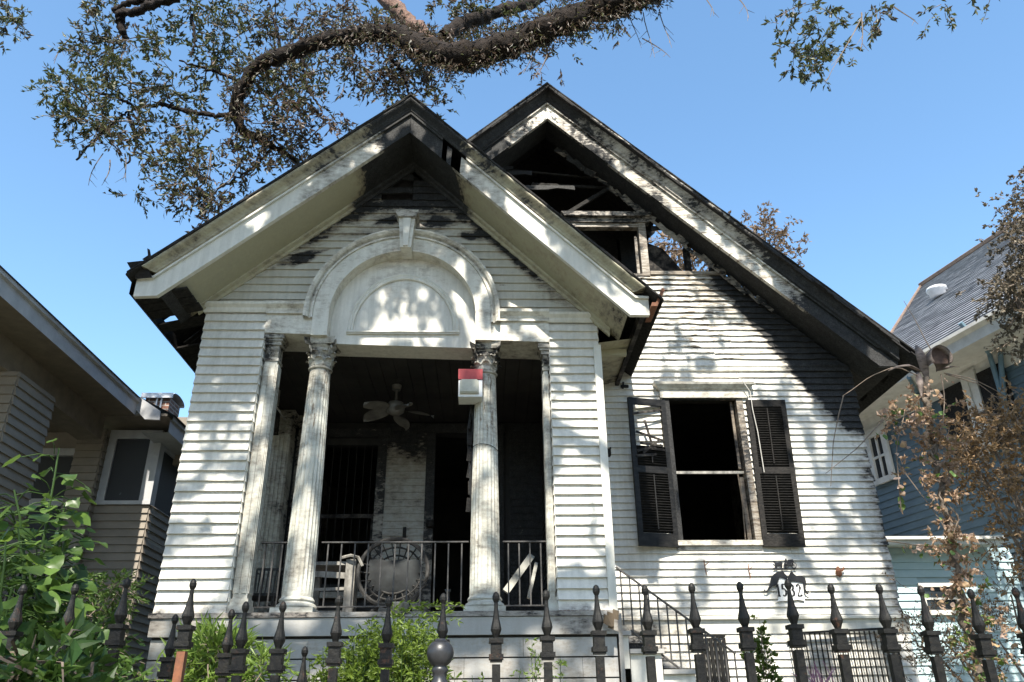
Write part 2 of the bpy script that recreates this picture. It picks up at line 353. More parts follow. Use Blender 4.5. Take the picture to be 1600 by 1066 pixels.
# ================================================================== BURNT HOUSE
YP, YF, YM, YG = 7.5, 6.9, 8.7, 8.3     # porch front, porch rake fascia, main wall, main rake fascia
XL, XR = -2.95, 1.165
FL = 1.915
house = thing('burnt_house', 'fire damaged white clapboard cottage with columned porch and charred twin gables', 'house', (0.7, 8.7, 0.35))
AP = (-0.85, 6.857)
def zl(x): return 4.80+(x+3.22)*(AP[1]-4.80)/(AP[0]+3.22)      # porch rake lower line, left and right
def zr(x): return AP[1]+(x-AP[0])*(4.614-AP[1])/(1.408-AP[0])
def zp(x): return zl(x) if x < AP[0] else zr(x)
MA = (0.80, 8.312)
def zmr(x): return MA[1]-0.965*abs(x-MA[0]) if x > MA[0] else MA[1]-0.93*abs(x-MA[0])
def spot(x, z, cx, cz, rx, rz): return exp(-(((x-cx)/rx)**4+((z-cz)/rz)**4))
SPOTS = [(P(px, py, YP), rx, rz) for px, py, rx, rz in ((738, 368, .15, .045), (607, 317, .16, .03), (665, 317, .14, .025), (655, 330, .12, .025), (612, 345, .17, .035), (680, 345, .15, .03),
         (480, 381, .12, .04), (475, 400, .14, .025), (466, 412, .09, .02), (640, 300, .5, .06), (700, 330, .1, .03), (590, 330, .1, .03))]
def soot_porch(x, y, z):
    d = sqrt(((x-AP[0]-0.05)*0.9)**2+(z-6.95)**2)
    s = 1.25*sst(1.02, 0.25, d)
    if y > 7.2:
        dr = zp(x)-z
        if x > AP[0]: s = max(s, 0.95*sst(0.27, 0.02, dr)*sst(1.1, 0.2, x))
        else: s = max(s, 0.85*sst(0.2, 0.02, dr)*sst(-2.6, -1.9, x))
        rw = math.floor((z-4.99+.004)/.0925); s = max(s, 0.5*sst(1.3, 0.6, d), (sst(1.55, .7, d)*.75*sst(.5, .75, vnoise(x*2.6+rw*7.3, rw*1.7, 3))))
        s = max(s, .9*sst(.42, .05, dr+.22*vnoise(rw*3.1, 4, 5))*(sst(1.2, .3, x) if x > AP[0] else .8*sst(-2.5, -1.9, x)))
    for c, rx, rz in SPOTS: s = max(s, 0.95*spot(x, z, c[0], c[2], rx, rz)) if y > 7.3 and abs(y-YP) < 0.2 else s
    return s
def soot_fascia(x, y, z):
    dx = x-AP[0]
    s = 1.2*sst(0.62, 0.12, abs(dx-0.12))
    s = max(s, 0.30*sst(1.5, 0.5, abs(dx)))
    return s
def soot_crown(x, y, z):
    dx = x-AP[0]
    return max(1.2*sst(0.8, 0.15, abs(dx-.08)), 0.36*sst(2.4, .9, abs(dx)), 0.2)
def soot_main(x, y, z):
    dr = zmr(x)-z
    wd = 0.28+0.95*sst(2.6, 4.2, x)
    s = 1.2*sst(wd, wd*0.45, dr)
    s = max(s, 1.1*sst(6.0, 6.35, z))
    s = max(s, 0.45*sst(4.16, 4.42, x), 0.42*sst(5.4, 6.1, z)*sst(2.2, 3.0, x))
    s = max(s, 0.7*sst(1.05, 0.0, sqrt(((x-1.45)/1.0)**2+((z-1.75)/0.5)**2)))
    return s
def peel_main(x, y, z): return 0.10+0.30*sst(4.3, 5.6, z)
def soot_mfascia(x, y, z):
    s = 0.16+1.1*sst(3.4, 4.3, x)+0.55*sst(0.45, 0.1, abs(x-0.15))+0.35*spot(x, z, 1.3, 7.9, .35, 2)+0.3*spot(x, z, 2.1, 7.1, .25, 2)
    return s
def none0(x, y, z): return 0.0
def one1(x, y, z): return 1.2

def boardmesh(p0, p1, nrm, z0, h, cut=(0, 0), t0=0.026, t1=0.004, rag=0.0, step=0.13, wob=0.003):
    """clapboard from p0 to p1 (x, y on the wall face); cut shifts the ends of the top edge inwards"""
    p0 = np.array(p0, float); p1 = np.array(p1, float); d = p1-p0; L = np.linalg.norm(d); d = d/L; nr = np.array(nrm, float)
    n = max(2, int(L/step)+1); mb = MB(); rows = [[], [], [], []]; tilt = random.uniform(-wob, wob)
    for i in range(n+1):
        t = i/n; sb = L*t; stp = cut[0]+(L-cut[0]-cut[1])*t
        jz = random.uniform(-wob*0.35, wob*0.35)+tilt*(t-0.5)
        if rag and random.random() < 0.5: jz += random.uniform(0, rag)
        jy = random.uniform(0, 0.0015)
        qb = p0+d*sb; qt = p0+d*stp
        rows[0].append((*qb, z0+jz)); rows[1].append((*(qb+nr*(t0+jy)), z0+jz)); rows[2].append((*(qt+nr*t1), z0+h)); rows[3].append((*qt, z0+h))
    m = n+1
    mb.grid(rows)
    b = len(mb.v)
    mb.f += [(0, m, 2*m, 3*m)[::-1], (m-1, 2*m-1, 3*m-1, 4*m-1)]
    mb.f += [(i, i+1, 3*m+i+1, 3*m+i)[::-1] for i in range(n)]
    return mb
def board(parent, m, p0, p1, nrm, z0, h, soot=None, peel=None, name='clapboard', **k):
    return boardmesh(p0, p1, nrm, z0, h, **k).build(name, m, parent, soot=soot, peel=peel)

# --- piers
def pier(x0, x1, ztop, label, soot):
    q = MB(); q.box(x0+0.022, x1-0.022, YP+0.022, YP+0.47, FL, ztop)
    pr = q.build('porch_pier', M['trim'], house, label=label)
    n = 30; ex = (ztop-FL)/n
    for i in range(n):
        mb = boardmesh((x0, YP+0.02), (x1, YP+0.02), (0, -1), FL+i*ex, ex+0.006, t0=0.034, t1=0.003)
        # returns round the sides
        for xs, sg in ((x0, -1), (x1, 1)):
            e = boardmesh((xs, YP+0.45), (xs, YP+0.02), (sg, 0), FL+i*ex, ex+0.006, t0=0.012, t1=0.002) if sg < 0 else boardmesh((xs, YP+0.02), (xs, YP+0.45), (sg, 0), FL+i*ex, ex+0.006, t0=0.012, t1=0.002)
            mb.add(e.v, e.f)
        mb.build('clapboard', M['white'], pr, soot=soot)
    c = MB()
    prof = [(0.0, 0.0), (0.02, 0.0), (0.03, 0.02), (0.035, 0.045), (0.065, 0.075), (0.07, 0.10), (0.0, 0.10)]
    for (o0, za), (o1, zb) in zip(prof[:-1], prof[1:]):
        pass
    rows = []
    for o, dz in prof: rows.append([(x0-o, YP+0.47, ztop+dz), (x0-o, YP-o, ztop+dz), (x1+o, YP-o, ztop+dz), (x1+o, YP+0.47, ztop+dz)])
    c.grid(rows); c.build('pier_cap', M['trim'], pr, soot=soot)
    return pr
pL = pier(XL, -2.315, 4.93, 'clapboard porch pier at the left corner', lambda x, y, z: 0.26*sst(2.1, 1.9, z))
pR = pier(0.655, XR, 4.825, 'clapboard porch pier at the right corner with sunlit lower half', lambda x, y, z: 0.3*sst(2.02, 1.9, z))
q = MB(); q.box(XR-0.055, XR+0.022, YP-0.03, YP+0.03, FL, 4.56); q.build('corner_board', M['trim'], pR, soot=none0)
q = MB()
for i in range(14): q.box(0.66+i*0.035, 0.685+i*0.035, YP-0.026, YP-0.01, FL-0.02-random.uniform(0, .03), FL+0.004)
q.build('splintered_edge', M['rust'], pR, kind='stuff')

# --- floor, skirt
q = MB(); q.box(XL-0.02, XR+0.03, YP-0.05, 10.0, FL-0.045, FL-0.002); q.build('porch_floor', M['greyskirt'], house, soot=lambda x, y, z: 0.35)
q = MB(); q.box(XL+0.02, XR, YP+0.012, YP+0.2, 0.2, FL-0.05); q.build('porch_foundation', M['sootwall'], house)
board(house, M['greyskirt'], (XL+0.0, YP), (XR+0.012, YP), (0, -1), FL-0.20, 0.150, name='floor_fascia', t0=0.035, t1=0.033, soot=lambda x, y, z: 0.34*sst(0.4, 0.9, x)+0.24*sst(-2.0, -2.8, x))
for r in range(6):
    z0 = FL-0.385-r*0.17; xs = [XL+0.02]; off = 0.55+0.35*(r % 2)
    x = XL+off
    while x < XR-0.3: xs.append(x); x += random.choice((0.42, 0.62, 0.85))
    xs.append(XR)
    for a, c in zip(xs[:-1], xs[1:]):
        q = MB(); q.box(a+0.0015, c-0.0015, YP-random.uniform(0.0, 0.003), YP+0.02, z0+0.005, z0+0.162)
        q.build('skirt_board', M['greyskirt'], house, soot=lambda x, y, z: 0.12)

# --- columns
def column(x, y, zb, zt, label):
    base = MB(); K = .86
    base.box(x-0.19, x+0.19, y-0.19, y+0.19, zb, zb+0.045)
    base.lathe([(r_*K, z_) for r_, z_ in ((0.20, 0.045), (0.215, 0.062), (0.205, 0.085), (0.185, 0.095), (0.178, 0.105), (0.19, 0.118), (0.18, 0.135), (0.165, 0.15))], (x, y, zb), 32)
    h = zt-zb
    cap0 = h-0.34; pr = []
    for i in range(15):
        t = i/14; pr.append(((0.165-0.043*t**1.6)*K, 0.15+t*(cap0-0.15)))
    nf = 22
    shaft = MB(); shaft.lathe(pr, (x, y, zb), nf*4, rmod=lambda k, z: (1.0, 0.955, 0.93, 0.955)[k % 4] if 0.2 < z < cap0-0.03 else 1.0)
    sh = shaft.build('column_shaft', M['column'], house, soot=lambda X, Y, Z: 0.17+0.18*sst(4.0, 4.4, Z), peel=lambda X, Y, Z: 0.10+0.17*sst(3.2, 3.8, Z), label=label)
    base.build('column_base', M['column'], sh, soot=lambda X, Y, Z: 0.16)
    c = MB(); cz = zb+cap0
    c.lathe([(r_*K, z_) for r_, z_ in ((0.122, 0.0), (0.14, 0.008), (0.145, 0.022), (0.13, 0.035), (0.118, 0.04), (0.12, 0.10), (0.125, 0.18), (0.14, 0.235), (0.165, 0.262), (0.15, 0.27))], (x, y, cz), 32)
    for rrow, (z0, hh, r0) in enumerate(((0.045, 0.085, 0.110), (0.105, 0.10, 0.114))):
        for k in range(8):
            a = 2*pi*(k+0.5*rrow)/8; ca, sa = cos(a), sin(a); wd = 0.052
            pts = []
            for t, rr, ww in ((0, 0, 0.7), (0.5, 0.004, 1.0), (0.85, 0.02, 0.75), (1.0, 0.042, 0.4), (0.88, 0.052, 0.2)):
                cx, cy = x+(r0+rr)*ca, y+(r0+rr)*sa
                pts.append([(cx-sa*wd*ww*s_, cy+ca*wd*ww*s_, cz+z0+hh*t-abs(s_)*0.012) for s_ in (-1, -0.5, 0, 0.5, 1)])
            c.grid(pts)
    for k in range(4):
        a = pi/4+k*pi/2; c.tube([(x+rr*cos(a)+0.0, y+rr*sin(a), cz+zz) for rr, zz in ((0.115, 0.18), (0.145, 0.235), (0.162, 0.25), (0.162, 0.23), (0.148, 0.225))], [0.012, 0.014, 0.014, 0.012, 0.008], 6)
    # concave abacus
    ab = []
    for k in range(4):
        a = k*pi/2
        for t in np.linspace(-1, 1, 7)[:-1]:
            r_ = 0.142+0.022*t*t; u_, v_ = t*0.150, r_
            ab.append((cos(a)*u_-sin(a)*v_, sin(a)*u_+cos(a)*v_))
    n_ = len(ab)
    vs = [(x+p_[0]*s_, y+p_[1]*s_, cz+zz) for zz, s_ in ((0.27, 0.94), (0.295, 1.0), (0.34, 1.04)) for p_ in ab]
    fs = [(i*n_+k, i*n_+(k+1) % n_, (i+1)*n_+(k+1) % n_, (i+1)*n_+k) for i in range(2) for k in range(n_)]+[tuple(range(n_)), tuple(range(2*n_, 3*n_))]
    c.add(vs, fs)
    c.build('column_capital', M['column'], sh, soot=lambda X, Y, Z: 0.36)
    return sh
column(-1.735, YP+0.17, FL, 4.665, 'fluted column on the left of the porch opening')
column(-0.012, YP+0.17, FL, 4.615, 'fluted column on the right of the porch opening')
def pilaster(x0, x1, y0, y1, zb, zt, label, sv=0.2, mt=None, face='y'):
    q = MB(); zt2 = zt-0.30
    q.box(x0, x1, y0, y1, zb+0.13, zt2)
    q.box(x0-0.03, x1+0.03, y0-0.03, y1, zb, zb+0.075); q.box(x0-0.018, x1+0.018, y0-0.018, y1, zb+0.075, zb+0.13)
    n_ = max(2, int((x1-x0)/0.045)); wv = (x1-x0)/n_
    for i in range(n_): q.box(x0+wv*(i+0.2), x0+wv*(i+0.8), y0-0.010, y0, zb+0.18, zt2-0.03)
    n_ = max(2, int((y1-y0)/0.045)); wv = (y1-y0)/n_
    for i in range(n_):
        q.box(x0-0.010, x0, y0+wv*(i+0.2), y0+wv*(i+0.8), zb+0.18, zt2-0.03); q.box(x1, x1+0.010, y0+wv*(i+0.2), y0+wv*(i+0.8), zb+0.18, zt2-0.03)
    pr = q.build('pilaster', mt or M['column'], house, soot=lambda X, Y, Z: sv, label=label)
    c = MB()
    for i, (o, za, zb_) in enumerate(((0.012, 0, .03), (0.0, .03, .18), (0.02, .18, .22), (0.035, .22, .245), (0.05, .245, .30))): c.box(x0-o, x1+o, y0-o, y1+0.001*i, zt2+za, zt2+zb_)
    for k in range(3):
        for z_ in (0.05, 0.11):
            cx = x0+(x1-x0)*(k+0.5)/3; c.add([(cx-.025, y0-.004, zt2+z_), (cx+.025, y0-.004, zt2+z_), (cx, y0-.03, zt2+z_+.06)], [(0, 1, 2)])
    c.build('pilaster_capital', mt or M['column'], pr, soot=lambda X, Y, Z: 0.4)
pilaster(-2.29, -2.16, YP+0.06, YP+0.22, FL, 4.70, 'fluted half pilaster against the left pier')
pilaster(0.585, 0.632, YP+0.06, YP+0.22, FL, 4.60, 'fluted half pilaster against the right pier')
pilaster(-2.72, -2.46, 9.55, 9.83, FL, 4.60, 'sooty fluted pilaster at the back left corner of the porch', 0.3)
pilaster(-2.40, -2.20, 9.75, 9.98, FL, 4.60, 'narrow sooty pilaster beside the porch window', 0.4, M['panelgrey'])

# --- entablature and arch
def zfr(x): return 4.70-0.0325*(x+2.43)
AC = (-0.893, 4.92); RO, RI = 1.025, 0.77
for (a, b_) in ((-2.315, AC[0]-RI-0.155), (AC[0]+RI+0.155, 0.655)):
    q = MB(); n_ = 8; top = 4.885
    xs = np.linspace(a, b_, n_); dz = -0.0325*((a+b_)/2+0.9)
    q.grid([[(x, YP+0.45, zfr(x)) for x in xs], [(x, YP-0.005, zfr(x)) for x in xs], [(x, YP-0.005, top+dz) for x in xs]])
    fr = q.build('architrave', M['trim'], house, soot=lambda x, y, z: 0.16)
    q = MB(); xs = np.linspace(a if a < -2 else AC[0]+RO-.012, b_ if b_ > 0 else AC[0]-RO+.012, n_); q.grid([[(x, YP-o, top+dz+h_) for x in xs] for o, h_ in ((.005, -.012), (.035, -.012), (.035, .012), (.045, .04), (.085, .075), (.09, .105), (-.02, .112))]); q.build('cornice_moulding', M['trim'], house, soot=lambda x, y, z: 0.18)
def arcring(prof, n=72, c=AC, zlow=None, leg=True):
    """prof: list of (radius, y); half ring with straight legs to zlow"""
    rows = []
    for r, y in prof:
        row = []
        if leg: row.append((c[0]-r, y, zlow))
        for i in range(n+1):
            a = pi-pi*i/n; row.append((c[0]+r*cos(a), y, c[1]+r*sin(a)))
        if leg: row.append((c[0]+r, y, zlow-0.05))
        rows.append(row)
    return rows
q = MB(); q.grid(arcring([(RI, YP+0.14), (RI, YP-0.03), (RI+0.165, YP-0.03), (RI+0.166, YP-.004)], zlow=4.66))
for xa_, xb_, z_ in ((AC[0]-RI-.165, AC[0]-RI, 4.662), (AC[0]+RI, AC[0]+RI+.165, 4.612)): q.add([(xa_, YP-.03, z_), (xb_, YP-.03, z_), (xb_, YP+.45, z_), (xa_, YP+.45, z_)], [(0, 1, 2, 3)])
q.build('arch_band', M['trim'], house, soot=lambda x, y, z: 0.12)
q = MB(); q.grid(arcring([(RI+0.165, YP-0.028), (RI+0.167, YP-0.05), (RI+0.185, YP-0.052), (RI+0.19, YP-0.03), (RI+0.20, YP-0.03), (RI+0.215, YP-0.065), (RI+0.24, YP-0.085), (RI+0.258, YP-0.085), (RI+0.262, YP-0.06), (RI+0.262, YP+0.02)], zlow=4.86)); q.build('arch_moulding', M['trim'], house, soot=lambda x, y, z: 0.2)
# tympanum panel
q = MB(); YT = YP+0.135; cols = []
n_ = 48
rows = [[], []]
for i in range(n_+1):
    x = AC[0]-RI-0.01+(2*RI+0.02)*i/n_; rows[0].append((x, YT, 4.615-0.03*(x+0.9))); dd = max(0, (RI+0.01)**2-(x-AC[0])**2); rows[1].append((x, YT, AC[1]+sqrt(dd)))
q.grid(rows); q.grid([[(p_[0], YP+0.45, p_[2]) for p_ in rows[0]], rows[0]]); q.build('tympanum', M['white'], house, soot=lambda x, y, z: 0.14*sst(5.3, 5.7, z))
PC = (-0.893, 4.79); pr_ = []
prof = [(0.53, YT-0.004), (0.534, YT-0.024), (0.55, YT-0.029), (0.565, YT-0.02), (0.578, YT-0.027), (0.592, YT-0.022), (0.596, YT-0.004)]
q = MB(); q.grid([[(x_, y_, PC[1]+(z_-PC[1])*1.17) for x_, y_, z_ in r_] for r_ in arcring(prof, 56, PC, leg=False)])
q.box(PC[0]-0.596, PC[0]+0.596, YT-0.026, YT-0.001, PC[1]-0.045, PC[1]-0.002); q.box(PC[0]-0.60, PC[0]+0.60, YT-0.04, YT-0.0285, PC[1]-0.03, PC[1]-0.012)
q.build('panel_moulding', M['trim'], house, soot=none0)
# keystone
q = MB(); kx = -0.885
q.prism([(kx-0.058, 5.665), (kx+0.058, 5.665), (kx+0.09, 6.035), (kx-0.09, 6.035)], YP-0.15, YP+0.1)
ks = q.build('keystone', M['trim'], house, soot=lambda x, y, z: 0.1)
q = MB(); q.prism([(kx-0.026, 5.675), (kx+0.026, 5.675), (kx+0.045, 6.03), (kx-0.045, 6.03)], YP-0.172, YP-0.148); q.build('raised_strip', M['trim'], ks)
q = MB(); q.prism([(kx-0.095, 6.037), (kx+0.095, 6.037), (kx+0.125, 6.10), (kx+0.125, 6.125), (kx-0.125, 6.125), (kx-0.125, 6.10)], YP-0.19, YP+0.1); q.build('keystone_cap', M['trim'], ks, soot=lambda x, y, z: 0.3)
# gable sheathing and clapboards
q = MB(); q.prism([(XL+0.03, 4.95), (AC[0]-0.95, 4.95), (AC[0]-0.95, 5.5), (AC[0]-0.6, 5.8), (AC[0], 5.98), (AC[0], zp(AC[0])), (AP[0]-1e-3, zp(AP[0])), (-3.0, zl(-3.0)+.03)], YP+0.07, YP+0.11)
q.prism([(XR-0.03, 4.80), (XR-0.03, zr(XR)+.05), (AC[0]+0.001, zp(AC[0])), (AC[0]+0.001, 5.98), (AC[0]+0.6, 5.8), (AC[0]+0.95, 5.5), (AC[0]+0.95, 4.8)], YP+0.07, YP+0.11)
q.build('gable_sheathing', M['char'], house)
z = 4.99; ex = 0.0925
def rake_x(zv, side):
    return (-3.22+(zv-4.80)/((AP[1]-4.80)/(AP[0]+3.22))) if side < 0 else (1.408+(zv-4.614)/((4.614-AP[1])/(1.408-AP[0])))
row = 0
while z < 6.72:
    zt = z+ex+0.006
    for side in (-1, 1):
        dz = 0.0 if side < 0 else -0.085*(1-min(1, (z-4.99)/1.2))
        zz = z+dz; zt = zz+ex+0.006
        xo_b, xo_t = rake_x(zz, side), rake_x(zt, side)
        xo_b = max(xo_b, XL) if side < 0 else min(xo_b, XR); xo_t = max(xo_t, XL) if side < 0 else min(xo_t, XR)
        if zz < AC[1]+RO-0.06:
            xi_b = AC[0]+side*sqrt(max(0, (RO-0.03)**2-max(0, zz-AC[1])**2)); xi_t = AC[0]+side*sqrt(max(0, (RO-0.03)**2-max(0, zt-AC[1])**2))
        else:
            if zz < 6.1: xi_b = xi_t = kx+side*0.05
            else: xi_b = xi_t = AP[0]+side*0.001
        if side < 0: p0, p1, c0, c1 = xo_b, xi_b, xo_t-xo_b, -(xi_t-xi_b)
        else: p0, p1, c0, c1 = xi_b, xo_b, xi_t-xi_b, xo_b-xo_t
        if p1-p0 < 0.06: continue
        if zz > 6.3:      # burnt through boards: split in pieces, some missing
            L = p1-p0; k = p0
            while k < p1-0.08:
                e = min(p1, k+random.uniform(0.2, 0.5))
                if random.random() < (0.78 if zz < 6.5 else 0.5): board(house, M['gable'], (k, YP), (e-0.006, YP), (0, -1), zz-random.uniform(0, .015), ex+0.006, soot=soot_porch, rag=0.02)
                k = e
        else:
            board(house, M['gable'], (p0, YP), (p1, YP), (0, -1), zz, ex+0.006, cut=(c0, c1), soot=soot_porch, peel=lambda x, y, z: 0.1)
    z += ex

# --- porch rake boards
def interp_line(pts, n=60):
    P_ = np.array(pts, float); sg = np.linalg.norm(np.diff(P_, axis=0), axis=1); cum = np.concatenate([[0], np.cumsum(sg)])
    t = np.concatenate([np.linspace(cum[i], cum[i+1], max(2, int(n*sg[i]/cum[-1])+2))[:-1] for i in range(len(sg))]+[[cum[-1]]])
    return np.stack([np.interp(t, cum, P_[:, k]) for k in range(P_.shape[1])], 1)
def resample(pts, m):
    P_ = np.array(pts, float); sg = np.linalg.norm(np.diff(P_, axis=0), axis=1); cum = np.concatenate([[0], np.cumsum(sg)]); t = np.linspace(0, cum[-1], m)
    return np.stack([np.interp(t, cum, P_[:, k]) for k in range(P_.shape[1])], 1)
def rake_part(name, m, rowsdef, soot, nseg=60, peel=None, parent=house, label=None, hole=None):
    """rowsdef: list of (polyline of (x,z), y) with the same number of points"""
    rows = []
    for pl, y in rowsdef:
        out = []
        for (a, b_) in zip(pl[:-1], pl[1:]):
            k = max(2, int(nseg*abs(b_[0]-a[0])/3.0)) if abs(rowsdef[0][0][-1][0]-rowsdef[0][0][0][0]) > 0.3 else 4
            k = KSEG.setdefault((name, len(out) if False else pl.index(a), len(pl)), k)
            for t in np.linspace(0, 1, k+1)[:-1]: out.append((a[0]+(b_[0]-a[0])*t, y, a[1]+(b_[1]-a[1])*t))
        out.append((pl[-1][0], y, pl[-1][1])); rows.append(out)
    q = MB(); q.grid(rows)
    if hole:
        q.f = [f for f in q.f if not hole(*np.mean([q.v[i] for i in f], axis=0))]
    return q.build(name, m, parent, soot=soot, peel=peel, label=label)
for side, tip, bend, lab in ((-1, (-3.444, 4.79), (-3.22, 4.80), 'left'), (1, (1.60, 4.612), (1.408, 4.614), 'right')):
    KSEG = {}
    sl_ = (AP[1]-bend[1])/abs(AP[0]-bend[0])
    def L(off, x): return (x, AP[1]+off-sl_*abs(x-AP[0]))
    apx = lambda off: (AP[0]+side*0.0015, AP[1]+off)
    xt = tip[0]
    hole = (lambda x, y, z: side > 0 and -0.48 < x < -0.22 and (z-zp(x)) > 0.09+0.05*sin(x*40)) if side > 0 else None
    f0 = [tip, bend, apx(0.0)]; ft = [(xt, L(.235, bend[0]+side*.06)[1]-.006), L(.235, bend[0]+side*.06), apx(0.235)]
    fb = rake_part('rake_fascia', M['trim'], [(f0, YF+0.05), (f0, YF), (ft, YF), ([ft[0], ft[1], apx(0.235)], YF-0.03), ([(ft[0][0], ft[0][1]+.025), (ft[1][0], ft[1][1]+.025), apx(0.262)], YF-0.03)], soot_fascia, hole=hole, label=lab+' sloping fascia board of the porch gable')
    xc = bend[0]+side*0.03
    cr = [(0.262, -0.028), (0.275, -0.042), (0.295, -0.046), (0.325, -0.065), (0.362, -0.11), (0.378, -0.12), (0.395, -0.12)]
    rows = []
    for off, dy in cr:
        xs_ = xc+side*(0.0+0.20*(off-0.262)/0.22)
        rows.append(([L(off, xs_), L(off, (xs_+AP[0])/2), apx(off)], YF+dy))
    rake_part('rake_crown', M['cream'], rows, soot_crown, label=lab+' crown moulding of the porch gable')
    q = MB()  # end return of crown
    e = [(r[0][0][0], r[1], r[0][0][1]) for r in rows]; q.add([(e[0][0]-side*.01, YF, e[0][2])]+e+[(e[-1][0], YF, e[-1][2])], [tuple(range(len(e)+2))])
    q.build('crown_return', M['cream'], house, soot=lambda x, y, z: 0.4)
    # soffit
    so_ = [(bend[0]+side*-0.02, bend[1]+0.012), ((bend[0]+AP[0])/2, (bend[1]+AP[1])/2+0.012), apx(0.012)]
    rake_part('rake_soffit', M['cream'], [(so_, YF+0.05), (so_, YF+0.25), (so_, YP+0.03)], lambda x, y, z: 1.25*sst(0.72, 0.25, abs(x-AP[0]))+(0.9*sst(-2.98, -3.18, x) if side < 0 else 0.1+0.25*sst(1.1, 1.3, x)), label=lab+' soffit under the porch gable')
    KSEG = {}
    m0 = bend[0]-side*(.2 if side < 0 else .12)
    mo = lambda o_: [(m0, L(.012+o_, m0)[1]), ((m0+AP[0])/2, L(.012+o_, (m0+AP[0])/2)[1]), apx(.012+o_)]
    rake_part('soffit_moulding', M['cream'], [(mo(-0.004), YP-0.09), (mo(-0.03), YP-0.08), (mo(-0.05), YP-0.045), (mo(-0.085), YP-0.032), (mo(-0.085), YP+0.005)], lambda x, y, z: 1.25*sst(0.8, 0.3, abs(x-AP[0]))+0.15)
# --- porch roof deck
HOLES = []
for hp_, hr_ in (((273, 503), .03), ((241, 470), .006)):
    best = min(np.linspace(6.9, 10, 400), key=lambda Y_: abs(P(*hp_, Y_)[2]-(AP[1]+.40-(AP[1]-4.80)/(AP[0]+3.22)*abs(P(*hp_, Y_)[0]-AP[0]))))
    HOLES.append((P(*hp_, best)[0], best, hr_))
q = MB()
for side, xe in ((-1, -3.50), (1, 1.72)):
    sl_ = (AP[1]-4.80)/(AP[0]+3.22) if side < 0 else (AP[1]-4.614)/(1.408-AP[0])
    n_ = 34; rows = []
    for j in range(41):
        y = YF-0.128+j*(9.6-YF+0.128)/40; row = []
        for i in range(n_+1):
            x = AP[0]+(xe-AP[0])*i/n_; jj = random.uniform(-.008, .008) if j == 0 else 0
            row.append((x, y+jj*2, AP[1]+0.397-sl_*abs(x-AP[0])+0.004+jj*.5))
        rows.append(row)
    r2 = [[(p_[0], p_[1], p_[2]+0.018) for p_ in r_] for r_ in rows]
    a = len(q.v)
    fl = side > 0
    q2 = MB(); q2.grid(rows, flip=not fl); q2.grid(r2, flip=fl); q2.grid([rows[0], r2[0]]); q2.grid([[r_[-1] for r_ in rows], [r_[-1] for r_ in r2]])
    if side < 0:      # burnt holes by the left eave
        def bad(c):
            x, y, z_ = c; return any((x-hx)**2/.012+(y-hy)**2/hr < 1 for hx, hy, hr in HOLES)
        q2.f = [f for f in q2.f if not bad(np.mean([q2.v[i] for i in f], axis=0))]
    q.add(q2.v, q2.f)
roofp = q.build('porch_roof', M['shingle'], house)
# broken shingle tabs along the rake
q = MB()
for side, xe in ((-1, -3.49), (1, 1.7)):
    sl_ = (AP[1]-4.80)/(AP[0]+3.22) if side < 0 else (AP[1]-4.614)/(1.408-AP[0])
    k = 0.0; Lx = abs(xe-AP[0])
    while k < Lx:
        wd = random.uniform(0.08, 0.2); x = AP[0]+side*k; x2 = AP[0]+side*min(k+wd, Lx); z1 = AP[1]+0.425-sl_*k; z2 = AP[1]+0.425-sl_*min(k+wd, Lx); o_ = random.uniform(-.004, .008); h_ = random.uniform(0.002, 0.012)
        q.add([(x, YF-.131-o_, z1-.01), (x2, YF-.131-o_, z2-.01), (x2, YF-.131-o_, z2+h_), (x, YF-.131-o_, z1+h_), (x, YF+.2, z1-.01), (x2, YF+.2, z2-.01), (x2, YF+.2, z2+h_), (x, YF+.2, z1+h_)], [(0,1,2,3),(4,7,6,5),(3,2,6,7),(0,4,5,1),(0,3,7,4),(1,5,6,2)]); k += wd
q.build('shingle_tab', M['shingle'], roofp, kind='stuff')
# left burnt eave: boards, bent flashing
q = MB(); q.grid([[(-3.452, YF+0.02, 4.80), (-3.452, 8.9, 4.80)], [(-3.47, YF+0.02, 4.95), (-3.47, 8.9, 4.95)], [(-3.50, YF+0.02, 4.98), (-3.50, 8.9, 4.98)], [(-3.50, YF+0.02, 4.83), (-3.50, 8.9, 4.83)], [(-3.452, YF+0.02, 4.80), (-3.452, 8.9, 4.80)]]); q.build('eave_fascia', M['char'], house)
yy = YF+0.06
for wdt, gap in ((0.16, 0.012), (0.13, 0.02), (0.15, 0.13), (0.18, 0.012), (0.14, 0.03), (0.2, 0.01), (0.2, 0.02), (0.22, 0.01), (0.25, 0)):
    q = MB(); x2 = -2.96-random.uniform(0, 0.02)
    if any(yy-.03 < hy < yy+wdt+.03 for hx, hy, hr in HOLES[:1]): yy += wdt+gap; continue
    q.add([(-3.455, yy, 4.81), (x2, yy, 4.92), (x2, yy+wdt, 4.92), (-3.455, yy+wdt, 4.81), (-3.455, yy, 4.83), (x2, yy, 4.94), (x2, yy+wdt, 4.94), (-3.455, yy+wdt, 4.83)], [(0,3,2,1),(4,5,6,7),(0,1,5,4),(1,2,6,5),(2,3,7,6),(3,0,4,7)]); q.build('eave_board', M['char'], house); yy += wdt+gap
fa, fb_, fc = P(198, 410, YF-.10), P(226, 407, YF-.1), P(238, 434, YF-.04); fd = P(213, 436, YF-.04)
q = MB(); q.add([fa, fb_, fc, fd, fa+[0, .3, 0], fd+[0, .3, 0]], [(0, 1, 2, 3), (0, 3, 5, 4)]); t1 = [P(a, b_, YF-.13) for a, b_ in ((222, 405), (231, 399), (230, 388), (234, 390), (236, 401), (228, 408))]; q.add(t1, [(0, 1, 2, 3, 4, 5)]); q.add([p_+np.array([0, .006, 0]) for p_ in t1], [(5, 4, 3, 2, 1, 0)])
q.build('bent_flashing', M['char'], house)
